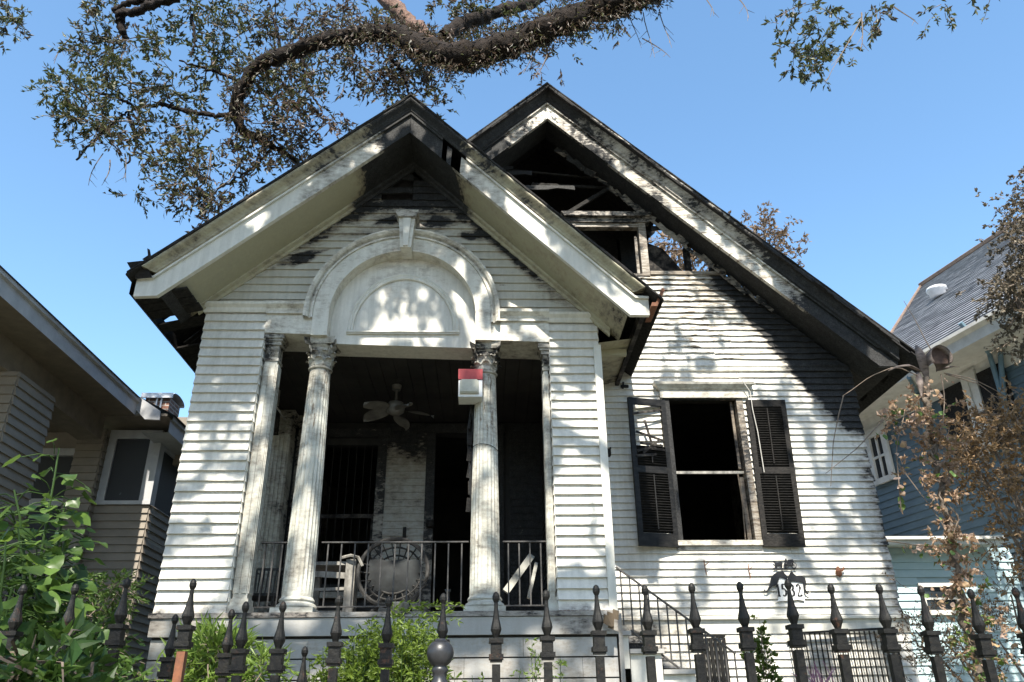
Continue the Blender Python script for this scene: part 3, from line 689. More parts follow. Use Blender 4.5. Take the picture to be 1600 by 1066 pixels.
# right eave: box soffit, fascia with gutter edge
q = MB(); q.grid([[(1.565, YF+.02, 4.62), (1.565, YM, 4.60)], [(1.52, YF+.02, 4.62), (1.52, YM, 4.60)]]); q.grid([[(1.565, YF+.02, 4.62), (1.565, YM, 4.60)], [(1.60, YF+.02, 4.80), (1.60, YM, 4.78)]], flip=True); q.grid([[(1.52, YF+.02, 4.62), (1.52, YM, 4.60)], [(1.52, YF+.02, 4.72), (1.52, YM, 4.70)]]); q.build('eave_fascia', M['charw'], house, label='scorched right eave edge of the porch roof')
q = MB(); q.grid([[(1.52, YP+.02, 4.655), (1.52, YM, 4.64)], [(XR-.02, YP+.02, 4.60), (XR-.02, YM, 4.58)]])
q.box(1.17, 1.50, 7.72, 7.78, 4.56, 4.63); q.build('eave_soffit', M['cream'], house, soot=lambda x, y, z: 0.35*sst(8.2, 8.7, y)+.1)
q = MB(); q.box(XR-.03, XR+.028, YP+.5, YM, 4.30, 4.62); q.build('porch_beam', M['trim'], house, soot=lambda x, y, z: .25)
q = MB(); gx = [(1.60, 4.66), (1.66, 4.66), (1.75, 4.84), (1.74, 4.86), (1.72, 4.86), (1.65, 4.70), (1.61, 4.70)]; q.prism(gx, YF-.10, 7.15); q.build('eave_gutter', M['rust'], house, label='rusty end of the porch gutter')

# --- porch interior
def wallquad(name, pts, m, soot=None): q = MB(); q.add(pts, [(0, 1, 2, 3)]); return q.build(name, m, house, soot=soot)
q = MB()
YB = 10.0
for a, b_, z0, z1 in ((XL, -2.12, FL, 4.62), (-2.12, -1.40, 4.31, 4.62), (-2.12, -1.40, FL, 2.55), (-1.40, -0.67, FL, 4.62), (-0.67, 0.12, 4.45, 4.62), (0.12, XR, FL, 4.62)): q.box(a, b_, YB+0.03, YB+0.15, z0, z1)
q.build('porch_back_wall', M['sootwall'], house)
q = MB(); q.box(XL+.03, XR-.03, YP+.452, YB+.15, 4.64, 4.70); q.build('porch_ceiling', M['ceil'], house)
for i in range(26):
    q = MB(); xx = XL+.06+i*0.155; q.box(xx, xx+.149, YP+.46, YB, 4.622, 4.638); q.build('ceiling_board', M['ceil'], house)
# inner side of front entablature, left beam
q = MB(); q.box(XL+.05, XL+.35, YP+.47, 9.6, 4.28, 4.62); q.build('porch_beam', M['charw'], house)
z = FL+0.10
while z < 4.5:      # clapboards of back wall panel left of door
    board(house, M['panelgrey'], (-1.29, YB), (-0.78, YB), (0, -1), z, 0.098, soot=lambda x, y, z: 0.2+0.6*sst(3.9, 4.6, z), t0=.018)
    if z > 2.0: board(house, M['panelgrey'], (0.30, YB), (XR, YB), (0, -1), z, 0.098, soot=lambda x, y, z: 0.75, t0=.018)
    z += 0.092
z = FL+0.1
while z < 4.55:     # side wall of the front room facing the porch
    board(house, M['panelgrey'], (0.72, YB-.02), (0.72, YM+.02), (-1, 0), z, 0.095, soot=lambda x, y, z: 0.42+0.4*sst(3.6, 4.5, z)+.5*sst(9.2, 10, y), t0=.018)
    z += 0.089
q = MB(); q.box(0.73, XR, YM+.01, YB, FL, 4.62); q.build('room_side_wall', M['sootwall'], house)
win = MB(); win.box(-2.20, -2.11, YB-.03, YB+.05, 2.45, 4.40); win.box(-1.41, -1.29, YB-.03, YB+.05, 2.45, 4.40); win.box(-2.25, -1.26, YB-.05, YB+.05, 4.401, 4.52); win.box(-2.22, -1.28, YB-.06, YB+.05, 2.38, 2.449)
wf = win.build('porch_window', M['panelgrey'], house, soot=lambda x, y, z: 0.32+.4*sst(3.9, 4.5, z))
q = MB(); q.box(-2.11, -1.41, YB+.055, YB+.09, 3.36, 3.41); q.box(-2.11, -2.07, YB+.055, YB+.09, 2.45, 3.36); q.box(-1.45, -1.41, YB+.055, YB+.09, 2.45, 3.36); q.box(-2.11, -1.41, YB+.055, YB+.09, 2.45, 2.50); q.build('sash', M['charw'], wf)
q = MB()
for i in range(7): q.bar((-2.08+i*.10, YB-.02, 2.46), (-2.08+i*.10, YB-.02, 4.30), .007, .007)
q.build('window_bars', M['char'], wf, kind='stuff')
q = MB(); q.box(-0.78, -0.665, YB-.04, YB+.05, FL, 4.45); q.box(0.10, 0.22, YB-.04, YB+.05, FL, 4.45); q.box(-0.80, 0.24, YB-.05, YB+.05, 4.451, 4.57)
df = q.build('door_frame', M['panelgrey'], house, soot=lambda x, y, z: 0.35+.5*sst(-.3, .1, x)+.4*sst(3.8, 4.3, z))
q = MB(); pm = P(632, 833, YB-.03); q.box(pm[0]-.02, pm[0]+.02, YB-.05, YB-.02, pm[2]-.07, pm[2]+.07); q.build('letter_slot', M['char'], house)
q = MB(); pk = P(672, 819, YB-.05); q.lathe([(0.01, -.05), (0.05, -.04), (.055, 0), (.05, .04), (.01, .05)], (pk[0], YB-.07, pk[2]), 10); q.build('door_knob', M['char'], df)
# dark room behind the openings
q = MB()
for a in (((-2.75, 13.6), (4.35, 13.6)),): q.add([(-2.75, 13.6, .8), (4.35, 13.6, .8), (4.35, 13.6, 5.2), (-2.75, 13.6, 5.2)], [(0, 1, 2, 3)])
q.add([(-2.75, YB+.16, FL), (4.3, YB+.16, FL), (4.3, 13.6, FL), (-2.75, 13.6, FL)], [(0, 1, 2, 3)]); q.add([(1.2, YM+.2, FL+.02), (4.3, YM+.2, FL+.02), (4.3, 13.6, FL+.02), (1.2, 13.6, FL+.02)], [(0, 1, 2, 3)])
q.add([(XR+.01, YB+.15, FL), (XR+.01, 13.6, FL), (XR+.01, 13.6, 5.2), (XR+.01, YB+.15, 5.2)], [(0, 1, 2, 3)])
q.add([(-2.75, YB+.15, 4.72), (XR, YB+.15, 4.72), (XR, 13.6, 4.72), (-2.75, 13.6, 4.72)], [(0, 1, 2, 3)])
q.add([(XR+.03, YM+.1, 5.0), (4.3, YM+.1, 5.0), (4.3, 13.6, 5.0), (XR+.03, 13.6, 5.0)], [(0, 1, 2, 3)])
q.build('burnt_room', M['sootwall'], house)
q = MB(); q.box(4.28, 4.36, YM+.06, 18, 0.3, 4.9); q.box(-2.78, -2.70, YB+.17, 18, .3, 5.3); q.box(-2.69, 4.27, 17.92, 18, .3, 8.0); q.build('side_and_rear_wall', M['white'], house, soot=lambda x, y, z: .3)

# --- main front wall
WX0, WX1, WZ0, WZ1 = 2.11, 2.965, 2.775, 4.42
q = MB()
for a, b_, z0, z1 in ((XR+.02, WX0, .3, 6.12), (WX1, 4.33, .3, 4.9), (WX0, WX1, .3, WZ0), (WX0, WX1, WZ1, 4.9)): q.box(a, b_, YM+.012, YM+.10, z0, z1)
q.prism([(WX0, 4.9), (4.33, 4.9), (zmr(0) and 0.80+(8.312-6.12)/.965, 6.12), (WX0, 6.12)], YM+.012, YM+.10)
q.build('wall_sheathing', M['char'], house)
ex = 0.0795; z = 2.005; NB = 0
def wall_row(a, b_, z, h, cut=(0, 0), rag=0.0): board(house, M['white'], (a, YM), (b_, YM), (0, -1), z, h, cut=cut, soot=soot_main, peel=peel_main, rag=rag, t0=.028, t1=.003, wob=.003 if z < 4.2 else .009)
while z < 6.13:
    xr_ = 4.38+random.uniform(-.012, .02); h = ex+.006; cut = (0, 0)
    xm = 0.80+(8.312-z)/.965; xm2 = 0.80+(8.312-z-h)/.965
    if xm-0.03 < xr_: xr_ = xm-.03; cut = (0, xm-xm2)
    rag = 0.012 if z > 4.9 else (0.004 if z > 4.3 else 0.0)
    if z+h > WZ0-.045 and z < WZ1+.20:
        wall_row(XR+.03, WX0-.05, z, h); wall_row(WX1+.05, xr_, z, h, cut)
    else:
        js = random.uniform(2.0, 3.8) if z < 5.6 else xr_
        if js < xr_-.5 and random.random() < .5: wall_row(XR+.03, js, z, h, rag=rag); wall_row(js+.004, xr_, z, h, cut, rag)
        else: wall_row(XR+.03, xr_, z, h, cut, rag)
    z += ex
# surviving charred boards higher in the gable
z = 6.15
while z < 8.1:
    xm = 0.80+(8.312-z)/.965-.05; k = -0.2
    while k < xm:
        e = min(xm, k+random.uniform(.3, .9)); inwin = (e > 1.08 and k < 2.06 and z < 6.98) or (k < 3.05 and e > 2.0 and z < 6.75)
        if not inwin and random.random() < 0.14: board(house, M['white'], (k, YM), (e-.01, YM), (0, -1), z, ex+.006, soot=one1, rag=.03, name='charred_clapboard')
        k = e
    z += ex
q = MB(); q.grid([[(x, YM-o, 4.79+dz) for x in np.linspace(XR+.03, 4.36, 40)] for o, dz in ((.018, 0), (.032, .002), (.034, .022), (.022, .03), (.022, .055), (.03, .06), (.03, .075), (.008, .085))]); q.build('belt_moulding', M['trim'], house, soot=lambda x, y, z: soot_main(x, y, z)*.8+.1)
q = MB(); q.grid([[(x, YM-o, 1.99+dz) for x in np.linspace(XR+.03, 4.44, 40)] for o, dz in ((.02, -.17), (.028, -.03), (.06, -.03), (.062, -.008), (.02, .012))]); q.build('water_table', M['trim'], house, soot=lambda x, y, z: soot_main(x, y, z)*.6+.15*sst(4.1, 4.4, x))
z = 1.815-ex
while z > 0.4:
    board(house, M['white'], (XR+.03, YM), (4.42, YM), (0, -1), z, ex+.006, soot=lambda x, y, z: max(.12, .95*sst(1.05, 0.0, sqrt(((x-1.45)/.75)**2+((z-1.45)/.6)**2))), peel=lambda x, y, z: .15); z -= ex
# window
q = MB(); q.box(WX0-.045, WX0+.03, YM-.03, YM+.10, WZ0, WZ1); q.box(WX1-.03, WX1+.045, YM-.03, YM+.10, WZ0, WZ1); q.box(WX0-.045, WX1+.045, YM-.028, YM+.10, WZ1+.001, WZ1+.06)
wf = q.build('front_window', M['wood'], house, soot=lambda x, y, z: 0.95 if x < 2.5 else .42, peel=lambda x, y, z: .3)
q = MB(); q.box(WX0-.06, WX1+.03, YM-.07, YM+.10, WZ0-.055, WZ0-.002); q.box(WX0-.05, WX1+.03, YM-.035, YM+.05, WZ0-.10, WZ0-.057); q.build('sill', M['trim'], wf, soot=lambda x, y, z: .25, peel=lambda x, y, z: .25)
q = MB(); q.box(WX0+.032, WX1-.032, YM+.045, YM+.075, 3.545, 3.575); q.build('meeting_rail', M['oldwhite'], wf)
q = MB(); q.box(WX1-.095, WX1-.05, YM+.03, YM+.06, WZ0, 3.5); q.box(WX1-.085, WX1-.055, YM+.045, YM+.07, 3.6, WZ1); q.tube([(WX1-.12, YM+.04, 2.79), (WX1-.10, YM+.035, 3.2), (WX1-.105, YM+.04, 3.54)], .008, 5); q.build('sash_stile', M['wood'], wf, soot=lambda x, y, z: .42, peel=lambda x, y, z: .5)
q = MB(); q.grid([[(x, YM-o, z_) for x in np.linspace(2.035, 3.085, 12)] for o, z_ in ((.0, 4.435), (.055, 4.435), (.055, 4.53))])
q.add([(2.035, YM, 4.435), (2.035, YM-.055, 4.435), (2.035, YM-.055, 4.53), (2.035, YM, 4.53)], [(0, 1, 2, 3)])
for (o0, z0), (o1, z1) in zip(((.055, 4.53), (.07, 4.535), (.085, 4.555), (.115, 4.585), (.125, 4.612)), ((.07, 4.535), (.085, 4.555), (.115, 4.585), (.125, 4.612), (0, 4.622))):
    xa, xb = 2.035-(o0-.055), 3.085+(o0-.055); xc, xd = 2.035-(max(o1, .055)-.055), 3.085+(max(o1, .055)-.055)
    q.add([(xa, YM-o0, z0), (xb, YM-o0, z0), (xd, YM-o1, z1), (xc, YM-o1, z1), (xa, YM, z0), (xc, YM, z1), (xb, YM, z0), (xd, YM, z1)], [(0, 1, 2, 3), (4, 0, 3, 5), (1, 6, 7, 2)])
q.build('window_cornice', M['trim'], wf, soot=lambda x, y, z: .22)
# shutters
def shutter(hx, sgn, zb, zt, wd, ang, tilt, broken, label):
    # local frame: u along the leaf away from hinge, w outward normal
    a = radians(ang); u = np.array([sgn*cos(a), -sin(a), 0.0]); up = np.array([sgn*-sin(tilt), 0, cos(tilt)]); u = np.array([u[0], u[1], 0])+np.array([0, 0, sin(tilt)*-1.0 if False else 0]); u = u/np.linalg.norm(u)
    if tilt: u = np.array([u[0]*cos(tilt), u[1], -sin(tilt)]); up = np.array([sgn*sin(tilt), 0, cos(tilt)])
    nr = np.cross(u, up); nr = nr if nr[1] < 0 else -nr
    o = np.array([hx, YM-.05, zb]); H = zt-zb; th = .035; st = .055
    def pt(uu, hh, ww=0): return o+u*uu+up*hh+nr*ww
    q = MB()
    for uu in (st/2, wd-st/2): q.obox(pt(uu, H/2), u*st, nr*th, up*H)
    sh = q.build('shutter', M['shutter'], house, label=label)
    for hh, hg in ((.07, .14), (H*.5, .075), (H-.04, .08)): q = MB(); q.obox(pt(wd/2, hh), u*(wd-2*st), nr*(th-.006), up*hg); q.build('shutter_rail', M['shutter'], sh)
    q = MB(); sl_ = MB()
    for z0, z1 in ((.15, H*.5-.045), (H*.5+.045, H-.09)):
        k = z0+.012
        while k < z1:
            gone = broken and k > H*.66
            if not gone:
                sv = nr*.026+up*.021
                q.obox(pt(wd/2, k), u*(wd-2*st+.004), sv*1.05, np.cross(u, sv)/np.linalg.norm(sv)*.006)
            k += .029
        q.bar(pt(wd/2, z0+.03, .028), pt(wd/2, min(z1, H*.62 if broken else z1)-.02, .028), .012, .012)
    q.build('louvre_slats', M['shutter'], sh, kind='stuff')
    if broken:
        for (u0, h0, u1, h1) in ((.08, .70, .40, .755), (.09, .66, .36, .675), (.13, .70, .33, .61), (.07, .635, .30, .645), (.18, .60, .42, .585), (.22, .66, .28, .84), (.10, .67, .40, .62), (.20, .585, .26, .60), (.06, .92, .42, .88)):
            s_ = MB(); s_.bar(pt(u0, H*h0, .02+random.uniform(0, .02)), pt(u1, H*h1, .02), .028, .006); s_.build('loose_slat', M['charw'], sh)
    return sh
shutter(WX0-.03, -1, 2.70, 4.40, .46, 12, 0, True, 'left shutter with its upper slats broken loose')
M['shutter'] = M['char']; shutter(WX1+.035, 1, 2.705, 4.405, .45, 4, radians(1.5), False, 'right shutter, charred black')

# gable window and opening
q = MB(); q.box(1.97, 2.065, YM-.03, YM+.07, 6.13, 6.90); q.box(1.06, 1.15, YM-.03, YM+.07, 6.13, 6.90); q.box(1.151, 1.969, YM-.02, YM+.07, 6.84, 6.90); q.box(1.06, 2.065, YM-.035, YM+.07, 6.10, 6.129)
gw = q.build('gable_window', M['wood'], house, soot=lambda x, y, z: .30, peel=lambda x, y, z: .3)
q = MB(); q.box(1.915, 1.95, YM+.02, YM+.05, 6.13, 6.72); q.build('sash_stile', M['wood'], gw, soot=lambda x, y, z: .35, peel=lambda x, y, z: .3)
q = MB(); q.box(1.0, 2.12, YM-.05, YM+.05, 6.90, 6.965); q.prism([(1.0, 6.967), (2.12, 6.967), (2.16, 7.03), (.96, 7.03)], YM-.10, YM+.04); q.build('gable_window_cornice', M['wood'], gw, soot=lambda x, y, z: .45)
q = MB(); q.box(2.07, 3.04, YM-.035, YM+.06, 6.122, 6.17); q.build('opening_sill', M['wood'], house, soot=lambda x, y, z: .2, peel=lambda x, y, z: .4)
for x in (2.55, 2.86): q = MB(); q.box(x, x+.07, YM+.01, YM+.10, 6.18, min(6.9, zmr(x)-.05)); q.build('gable_stud', M['charw'], house)
for ba_ in (((1.0, YM+.05, 7.05), (2.0, YM+.02, 7.75), .05, .04), ((.6, YM+.1, 7.6), (2.2, YM+.08, 7.5), .04, .03), ((.3, YM+.12, 7.85), (2.3, YM+.1, 7.62), .025, .025)): q = MB(); q.bar(*ba_); q.build('gable_lath', M['char'], house)
sm = P(1085, 375, YM+.3)
q = MB(); q.add([(2.08, YM+.12, 6.18), (2.58, YM+.12, 6.18), (2.30, YM+.12, 6.60), (2.08, YM+.12, 6.70)], [(0, 1, 2, 3)]); q.build('smoked_pane', M['charw'], gw)
# attic darkness: back partition with a burnt gap, and floor
q = MB()
q.add([(-2.6, 10.1, 5.0), (1.95, 10.1, 5.0), (1.95, 10.1, 8.0), (0.8, 10.1, 8.6), (-2.6, 10.1, 5.5)], [(0, 1, 2, 3, 4)])
q.add([(1.95, 9.9, 5.0), (2.48, 9.9, 5.0), (2.48, 9.9, 7.2), (1.95, 9.9, 7.6)], [(0, 1, 2, 3)])
q.add([(-2.6, YM+.12, 5.05), (4.2, YM+.12, 5.05), (4.2, 17.5, 5.05), (-2.6, 17.5, 5.05)], [(0, 1, 2, 3)])
q.build('attic_partition', M['char'], house)

# --- main rake and roof
for side, lab in ((1, 'right'), (-1, 'left')):
    KSEG = {}
    k_ = .965 if side > 0 else .93
    xe = 4.55 if side > 0 else -2.7
    def L2(off, x): return (x, MA[1]+off-k_*abs(x-MA[0]))
    apx = lambda off: (MA[0]+side*.0015, MA[1]+off)
    lo = L2(0, xe); tip = (xe+side*.22, lo[1]+.0)
    mid = L2(0, (xe+MA[0])/2)
    fl = lambda off: [(tip[0], tip[1]+off*.7), L2(off, xe+side*.0), L2(off, (xe+MA[0])/2), apx(off)]
    fas = rake_part('rake_fascia', M['trim'], [(fl(0), YG+.05), (fl(0), YG), (fl(.12), YG), (fl(.225), YG), (fl(.225), YG-.03), (fl(.25), YG-.03)], soot_mfascia if side > 0 else (lambda x, y, z: .35+.5*sst(.35, .1, x)), nseg=60, peel=lambda x, y, z: .32, label=lab+' sloping fascia board of the main gable')
    fl2 = lambda off: [L2(off, xe+side*.22), L2(off, xe+side*0.0), L2(off, (xe+MA[0])/2), apx(off)]
    rake_part('rake_crown', M['charw'] if False else M['trim'], [(fl2(.25), YG-.028), (fl2(.27), YG-.05), (fl2(.31), YG-.055), (fl2(.37), YG-.085), (fl2(.42), YG-.13), (fl2(.44), YG-.14), (fl2(.475), YG-.14)], lambda x, y, z: (.36+.6*sst(2.9, 4.0, x)+.6*sst(1.5, .9, x)+.22*sst(8.65-.965*(x-.8), 8.9-.965*(x-.8), z)) if side > 0 else .85, nseg=60, label=lab+' scorched crown moulding of the main gable')
    so_ = [L2(.012, xe), L2(.012, (xe+MA[0])/2), apx(.012)]
    rake_part('rake_soffit', M['trim'], [(so_, YG+.05), (so_, YG+.2), (so_, YM+.02)], lambda x, y, z: 1.15, label=lab+' charred soffit of the main gable')
    if side > 0:
        # ragged peeling strip along the wall line
        for j in range(34):
            x = .95+j*.075; q = MB(); zz = zmr(x)-.02; a_ = [np.array([x+random.uniform(-.03, .02), YM-.05-random.uniform(0, .03), zz-random.uniform(.02, .09)]), np.array([x+.12, YM-.06, zz-.1-random.uniform(.03, .12)])]
            q.bar(a_[0], a_[1], random.uniform(.03, .09), .01, up=(random.uniform(-.4, .4), -1, random.uniform(-.4, .4))); q.build('peeling_strip', M['wood'], house, soot=lambda x, y, z: .42 if x > 1.6 else .62)
q = MB(); q2 = MB()
for side, xe in ((1, 5.02), (-1, -3.4)):
    k_ = .965 if side > 0 else .93
    n_ = 22; m_ = 24; rows = []
    for j in range(m_+1):
        y = YG-.15+(18.2-YG)*j/m_; row = []
        for i in range(n_+1):
            x = MA[0]+(xe-MA[0])*i/n_; jj = random.uniform(-.012, .012) if j == 0 else 0
            row.append((x, y+jj, MA[1]+.478-k_*abs(x-MA[0])+jj*.5))
        rows.append(row)
    def bad(c): return side > 0 and 9.1 < c[1] < 12.4 and 2.35 < c[0] < 3.6
    r2 = [[(p_[0], p_[1], p_[2]+.02) for p_ in r_] for r_ in rows]
    t = MB(); t.grid(rows, flip=side < 0); t.grid(r2, flip=side > 0); t.grid([rows[0], r2[0]]); t.grid([[r_[-1] for r_ in rows], [r_[-1] for r_ in r2]])
    t.f = [f for f in t.f if not bad(np.mean([t.v[i] for i in f], axis=0))]
    q.add(t.v, t.f)
    k = 0.0; Lx = abs(xe-MA[0])
    while k < Lx:
        wd = random.uniform(.07, .22); x = MA[0]+side*k; x2 = MA[0]+side*min(k+wd, Lx); z1 = MA[1]+.405-k_*k; z2 = MA[1]+.405-k_*min(k+wd, Lx); o_ = random.uniform(-.01, .03); h_ = random.uniform(.002, .022); s_ = random.uniform(-.008, .008)
        q2.add([(x, YG-.153-o_, z1-.01), (x2, YG-.153-o_, z2-.01), (x2, YG-.153-o_, z2+h_+s_), (x, YG-.153-o_, z1+h_), (x, YG+.1, z1-.01), (x2, YG+.1, z2-.01), (x2, YG+.1, z2+h_+s_), (x, YG+.1, z1+h_)], [(0,1,2,3),(4,7,6,5),(3,2,6,7),(0,4,5,1),(0,3,7,4),(1,5,6,2)]); k += wd
mr = q.build('main_roof', M['shingle'], house); q2.build('shingle_tab', M['shingle'], mr, kind='stuff')
q = MB()
for j in range(16):
    y = 8.9+j*.6
    if j in (1, 2, 3, 4): q.bar((.85, y, MA[1]+.40), (2.35, y, MA[1]+.40-.965*1.5), .05, .12, up=(0, 0, 1)); q.bar((3.6, y, MA[1]+.40-.965*2.8), (4.9, y, MA[1]+.40-.965*4.1), .05, .12, up=(0, 0, 1))
    else: q.bar((.85, y, MA[1]+.40), (4.9, y, MA[1]+.40-.965*4.1), .05, .12, up=(0, 0, 1))
    q.bar((.75, y, MA[1]+.40), (-3.3, y, MA[1]+.40-.93*4.1), .05, .12, up=(0, 0, 1))
q.build('rafter', M['char'], house, kind='stuff')
q = MB(); q.grid([[(4.77, YG+.04, 4.70), (4.77, 18, 4.70)], [(4.82, YG+.04, 4.86), (4.82, 18, 4.86)], [(4.9, YG+.04, 4.95), (4.9, 18, 4.95)]], flip=True); q.grid([[(4.77, YG+.04, 4.70), (4.77, 18, 4.70)], [(4.40, YG+.3, 4.85), (4.40, 18, 4.85)]]); q.build('eave_fascia', M['char'], house)

# --- stairs at the right side of the porch
st = MB(); st.box(XR+.035, 1.24, 7.62, 8.62, .35, FL-.01); stair = st.build('stair', M['greyskirt'], house, soot=lambda x, y, z: .1)
zt = 1.76; x = 1.245
for i in range(8):
    wdt = .06 if i == 0 else .29
    q = MB(); q.box(x, x+wdt+.02, 7.66, 8.60, zt-.04, zt-.002); q.build('tread', M['greyskirt'], stair)
    q = MB(); q.box(x+.003, x+wdt-.003, 7.70, 7.74, zt-.32, zt-.042); q.box(x+wdt-.02, x+wdt-.004, 7.745, 8.58, zt-.21, zt-.042); q.build('step_panel', M['white'], stair)
    x += wdt; zt -= .175 if i else .155

# ================================================================== THINGS ON THE HOUSE
def railing(label, a, b_, zb, zt, n, cat='railing', grp='iron railings of the porch', thick=.016):
    a = np.array(a, float); b_ = np.array(b_, float); r = thing('porch_railing', label, cat, (a[0], a[1], zb), grp)
    z0a, z1a = (zb, zt) if not hasattr(zb, '__len__') else (zb[0], zt[0])
    q = MB(); q.bar((*a, zt), (*b_, zt), .032, .012, up=(0, 0, 1)); q.build('top_rail', M['rail'], r)
    q = MB(); q.bar((*a, zb+.08), (*b_, zb+.08), .028, .012, up=(0, 0, 1)); q.build('bottom_rail', M['rail'], r)
    for i in range(n):
        p_ = a+(b_-a)*(i+.5)/n; q = MB(); q.bar((*p_, zb+.086), (*p_, zt-.006), .013, .013); q.build('baluster', M['rail'], r)
    return r
railing('short iron porch railing between left pier and left column', (-2.14, YP+.25), (-1.90, YP+.25), FL, FL+.67, 3)
railing('long iron porch railing between the two columns', (-1.57, YP+.25), (-.17, YP+.25), FL, FL+.67, 11)
railing('iron porch railing between right column and right pier', (.16, YP+.25), (.575, YP+.25), FL, FL+.67, 4)
railing('iron railing along the open left side of the porch', (-2.62, YP+.52), (-2.62, 9.5), FL, FL+.67, 15)
# stair railing
r = thing('stair_railing', 'sloping iron stair railing beside the right pier of the porch', 'railing', (1.25, 7.72, 1.2))
a, b_ = P(962, 886, 7.72), P(1085, 975, 7.72); sl_ = (b_-a); b_ = a+sl_*1.5
q = MB(); q.bar(a, b_, .03, .014, up=(0, 0, 1)); q.build('hand_rail', M['rail'], r)
a2, b2 = P(985, 985, 7.72), P(1075, 1055, 7.72); b2 = a2+(b2-a2)*1.5
q = MB(); q.bar(a2, b2, .028, .014, up=(0, 0, 1)); q.build('bottom_rail', M['rail'], r)
n_ = 13
for i in range(n_):
    x = a[0]+.04+(b_[0]-a[0]-.05)*i/(n_-1); zt = a[2]+(x-a[0])*(b_[2]-a[2])/(b_[0]-a[0]); zb = a2[2]+(x-a2[0])*(b2[2]-a2[2])/(b2[0]-a2[0])
    q = MB(); q.bar((x, 7.72, zb), (x, 7.72, zt-.008), .013, .013); q.build('baluster', M['rail'], r)
# crawl space grilles
for (xa, xb, n_, z0, z1, yg, lab) in ((2.20, 2.47, 6, .5, 1.80, YM-.06, 'narrow black iron grille standing before the house base'), (3.10, 4.25, 22, .5, 1.83, YM-.10, 'wide black iron grille leaning on the house base under the house number')):
    r = thing('iron_grille', lab, 'grille', ((xa+xb)/2, yg, z0), 'iron grilles by the house base')
    q = MB(); q.bar((xa, yg, z1-.02 if n_ > 9 else z1), (xb, yg+.03, z1+(.03 if n_ > 9 else 0)), .022, .022, up=(0, -1, 0)); q.build('grille_frame', M['iron'], r); q = MB(); q.bar((xa, yg, z0+.05), (xb, yg, z0+.05), .022, .022); q.build('grille_frame', M['iron'], r)
    for i in range(n_):
        x = xa+(xb-xa)*(i+.5)/n_; q = MB(); wb = .035 if n_ < 9 else (.012 if i < n_-3 else .024); q.bar((x, yg, z0), (x, yg+.01, z1-.02+.03*(i/n_ if n_ > 9 else 0)), wb, .014); q.build('grille_bar', M['iron'], r)

# house number plaque with two cats
c0 = P(1234, 925, YM-.04)
YQ = YM-.04
plq = thing('house_number_plaque', 'house number plaque with two black cats over white plate on siding', 'house number', c0)
def pp(px, py): p_ = P(px, py, YQ); return (p_[0], p_[2])
q = MB(); q.prism([pp(x, y) for x, y in ((1216, 938), (1214, 916), (1218, 902), (1222, 903), (1230, 908), (1236, 909), (1254, 911), (1257, 936), (1258, 939), (1247, 937), (1240, 938), (1230, 939), (1212, 940))], YQ, YQ+.012); q.build('number_plate', M['plaque'], plq)
catl = [(1223, 891), (1224, 895), (1229, 900), (1230, 903), (1229, 906), (1222, 903), (1217, 903), (1213, 914), (1206, 917), (1201, 922), (1198, 926), (1193, 924), (1193, 920), (1195, 923), (1198, 923), (1201, 917), (1203, 910), (1204, 904), (1208, 898), (1214, 894), (1221, 893)]
catr = [(1236, 892), (1239, 896), (1243, 900), (1252, 900), (1257, 903), (1259, 910), (1258, 920), (1260, 926), (1264, 929), (1261, 929), (1257, 926), (1255, 918), (1254, 911), (1244, 909), (1232, 908), (1230, 905), (1232, 900), (1234, 896)]
for c_ in (catl, catr): q = MB(); q.prism([pp(x, y) for x, y in c_], YQ-.014, YQ-.004); q.build('cat_silhouette', M['blackplq'], plq)
digits = {'1': [[(0.2, .8), (.5, 1), (.5, 0)], [(.2, 0), (.8, 0)]],
          '5': [[(.85, 1), (.25, 1), (.2, .58), (.5, .64), (.8, .5), (.85, .3), (.7, .06), (.4, 0), (.15, .1)]],
          '3': [[(.15, .85), (.4, 1), (.7, .95), (.8, .75), (.65, .57), (.4, .53)], [(.4, .53), (.7, .48), (.85, .28), (.7, .06), (.4, 0), (.12, .12)]],
          '2': [[(.15, .8), (.3, .97), (.6, 1), (.8, .8), (.75, .6), (.15, .02), (.88, .02)], [(.88, .02), (.9, .14)]]}
for i, ch in enumerate('1532'):
    q = MB(); dx_ = (1213.5, 1222.5, 1235.0, 1245.5)[i]; bx, by = P(dx_, 931, YQ-.001)[0], P(dx_, 931.6, YQ-.001)[2]; sx = P(1223, 925, YQ)[0]-P(1215, 925, YQ)[0]; sz = P(1220, 913, YQ)[2]-P(1220, 931.5, YQ)[2]
    for st_ in digits[ch]:
        for (u0, v0), (u1, v1) in zip(st_[:-1], st_[1:]):
            vert = abs(v1-v0) > abs(u1-u0)
            q.bar((bx+u0*sx, YQ-.0025-.0004*i, by+v0*sz), (bx+u1*sx, YQ-.0025-.0004*i, by+v1*sz), .021 if vert else .011, .003)
    q.build('numeral', M['blackplq'], plq)
# carriage ornament
co = thing('carriage_ornament', 'small black horse and carriage silhouette fixed above the house number', 'ornament', P(1226, 881, YQ))
horse = [(1209, 876), (1211, 879), (1215, 879), (1220, 878), (1223, 880), (1222, 884), (1222, 887.5), (1221, 887.5), (1220, 884), (1215, 883.5), (1214, 887.5), (1213, 887.5), (1213, 883), (1211, 887.5), (1210, 887.5), (1211, 882), (1209, 879), (1207.5, 879)]
q = MB(); q.prism([pp(x, y) for x, y in horse], YQ-.006, YQ+.006); q.build('horse', M['blackplq'], co)
q = MB(); q.prism([pp(x, y) for x, y in ((1224, 884), (1225, 880), (1229, 881), (1231, 875), (1238, 874), (1240, 877), (1239, 884))], YQ-.006, YQ+.006); q.prism([pp(x, y) for x, y in ((1226, 880), (1226.5, 874), (1228, 872.5), (1229, 875), (1229.5, 880))], YQ-.005, YQ+.005); q.build('carriage_body', M['blackplq'], co)
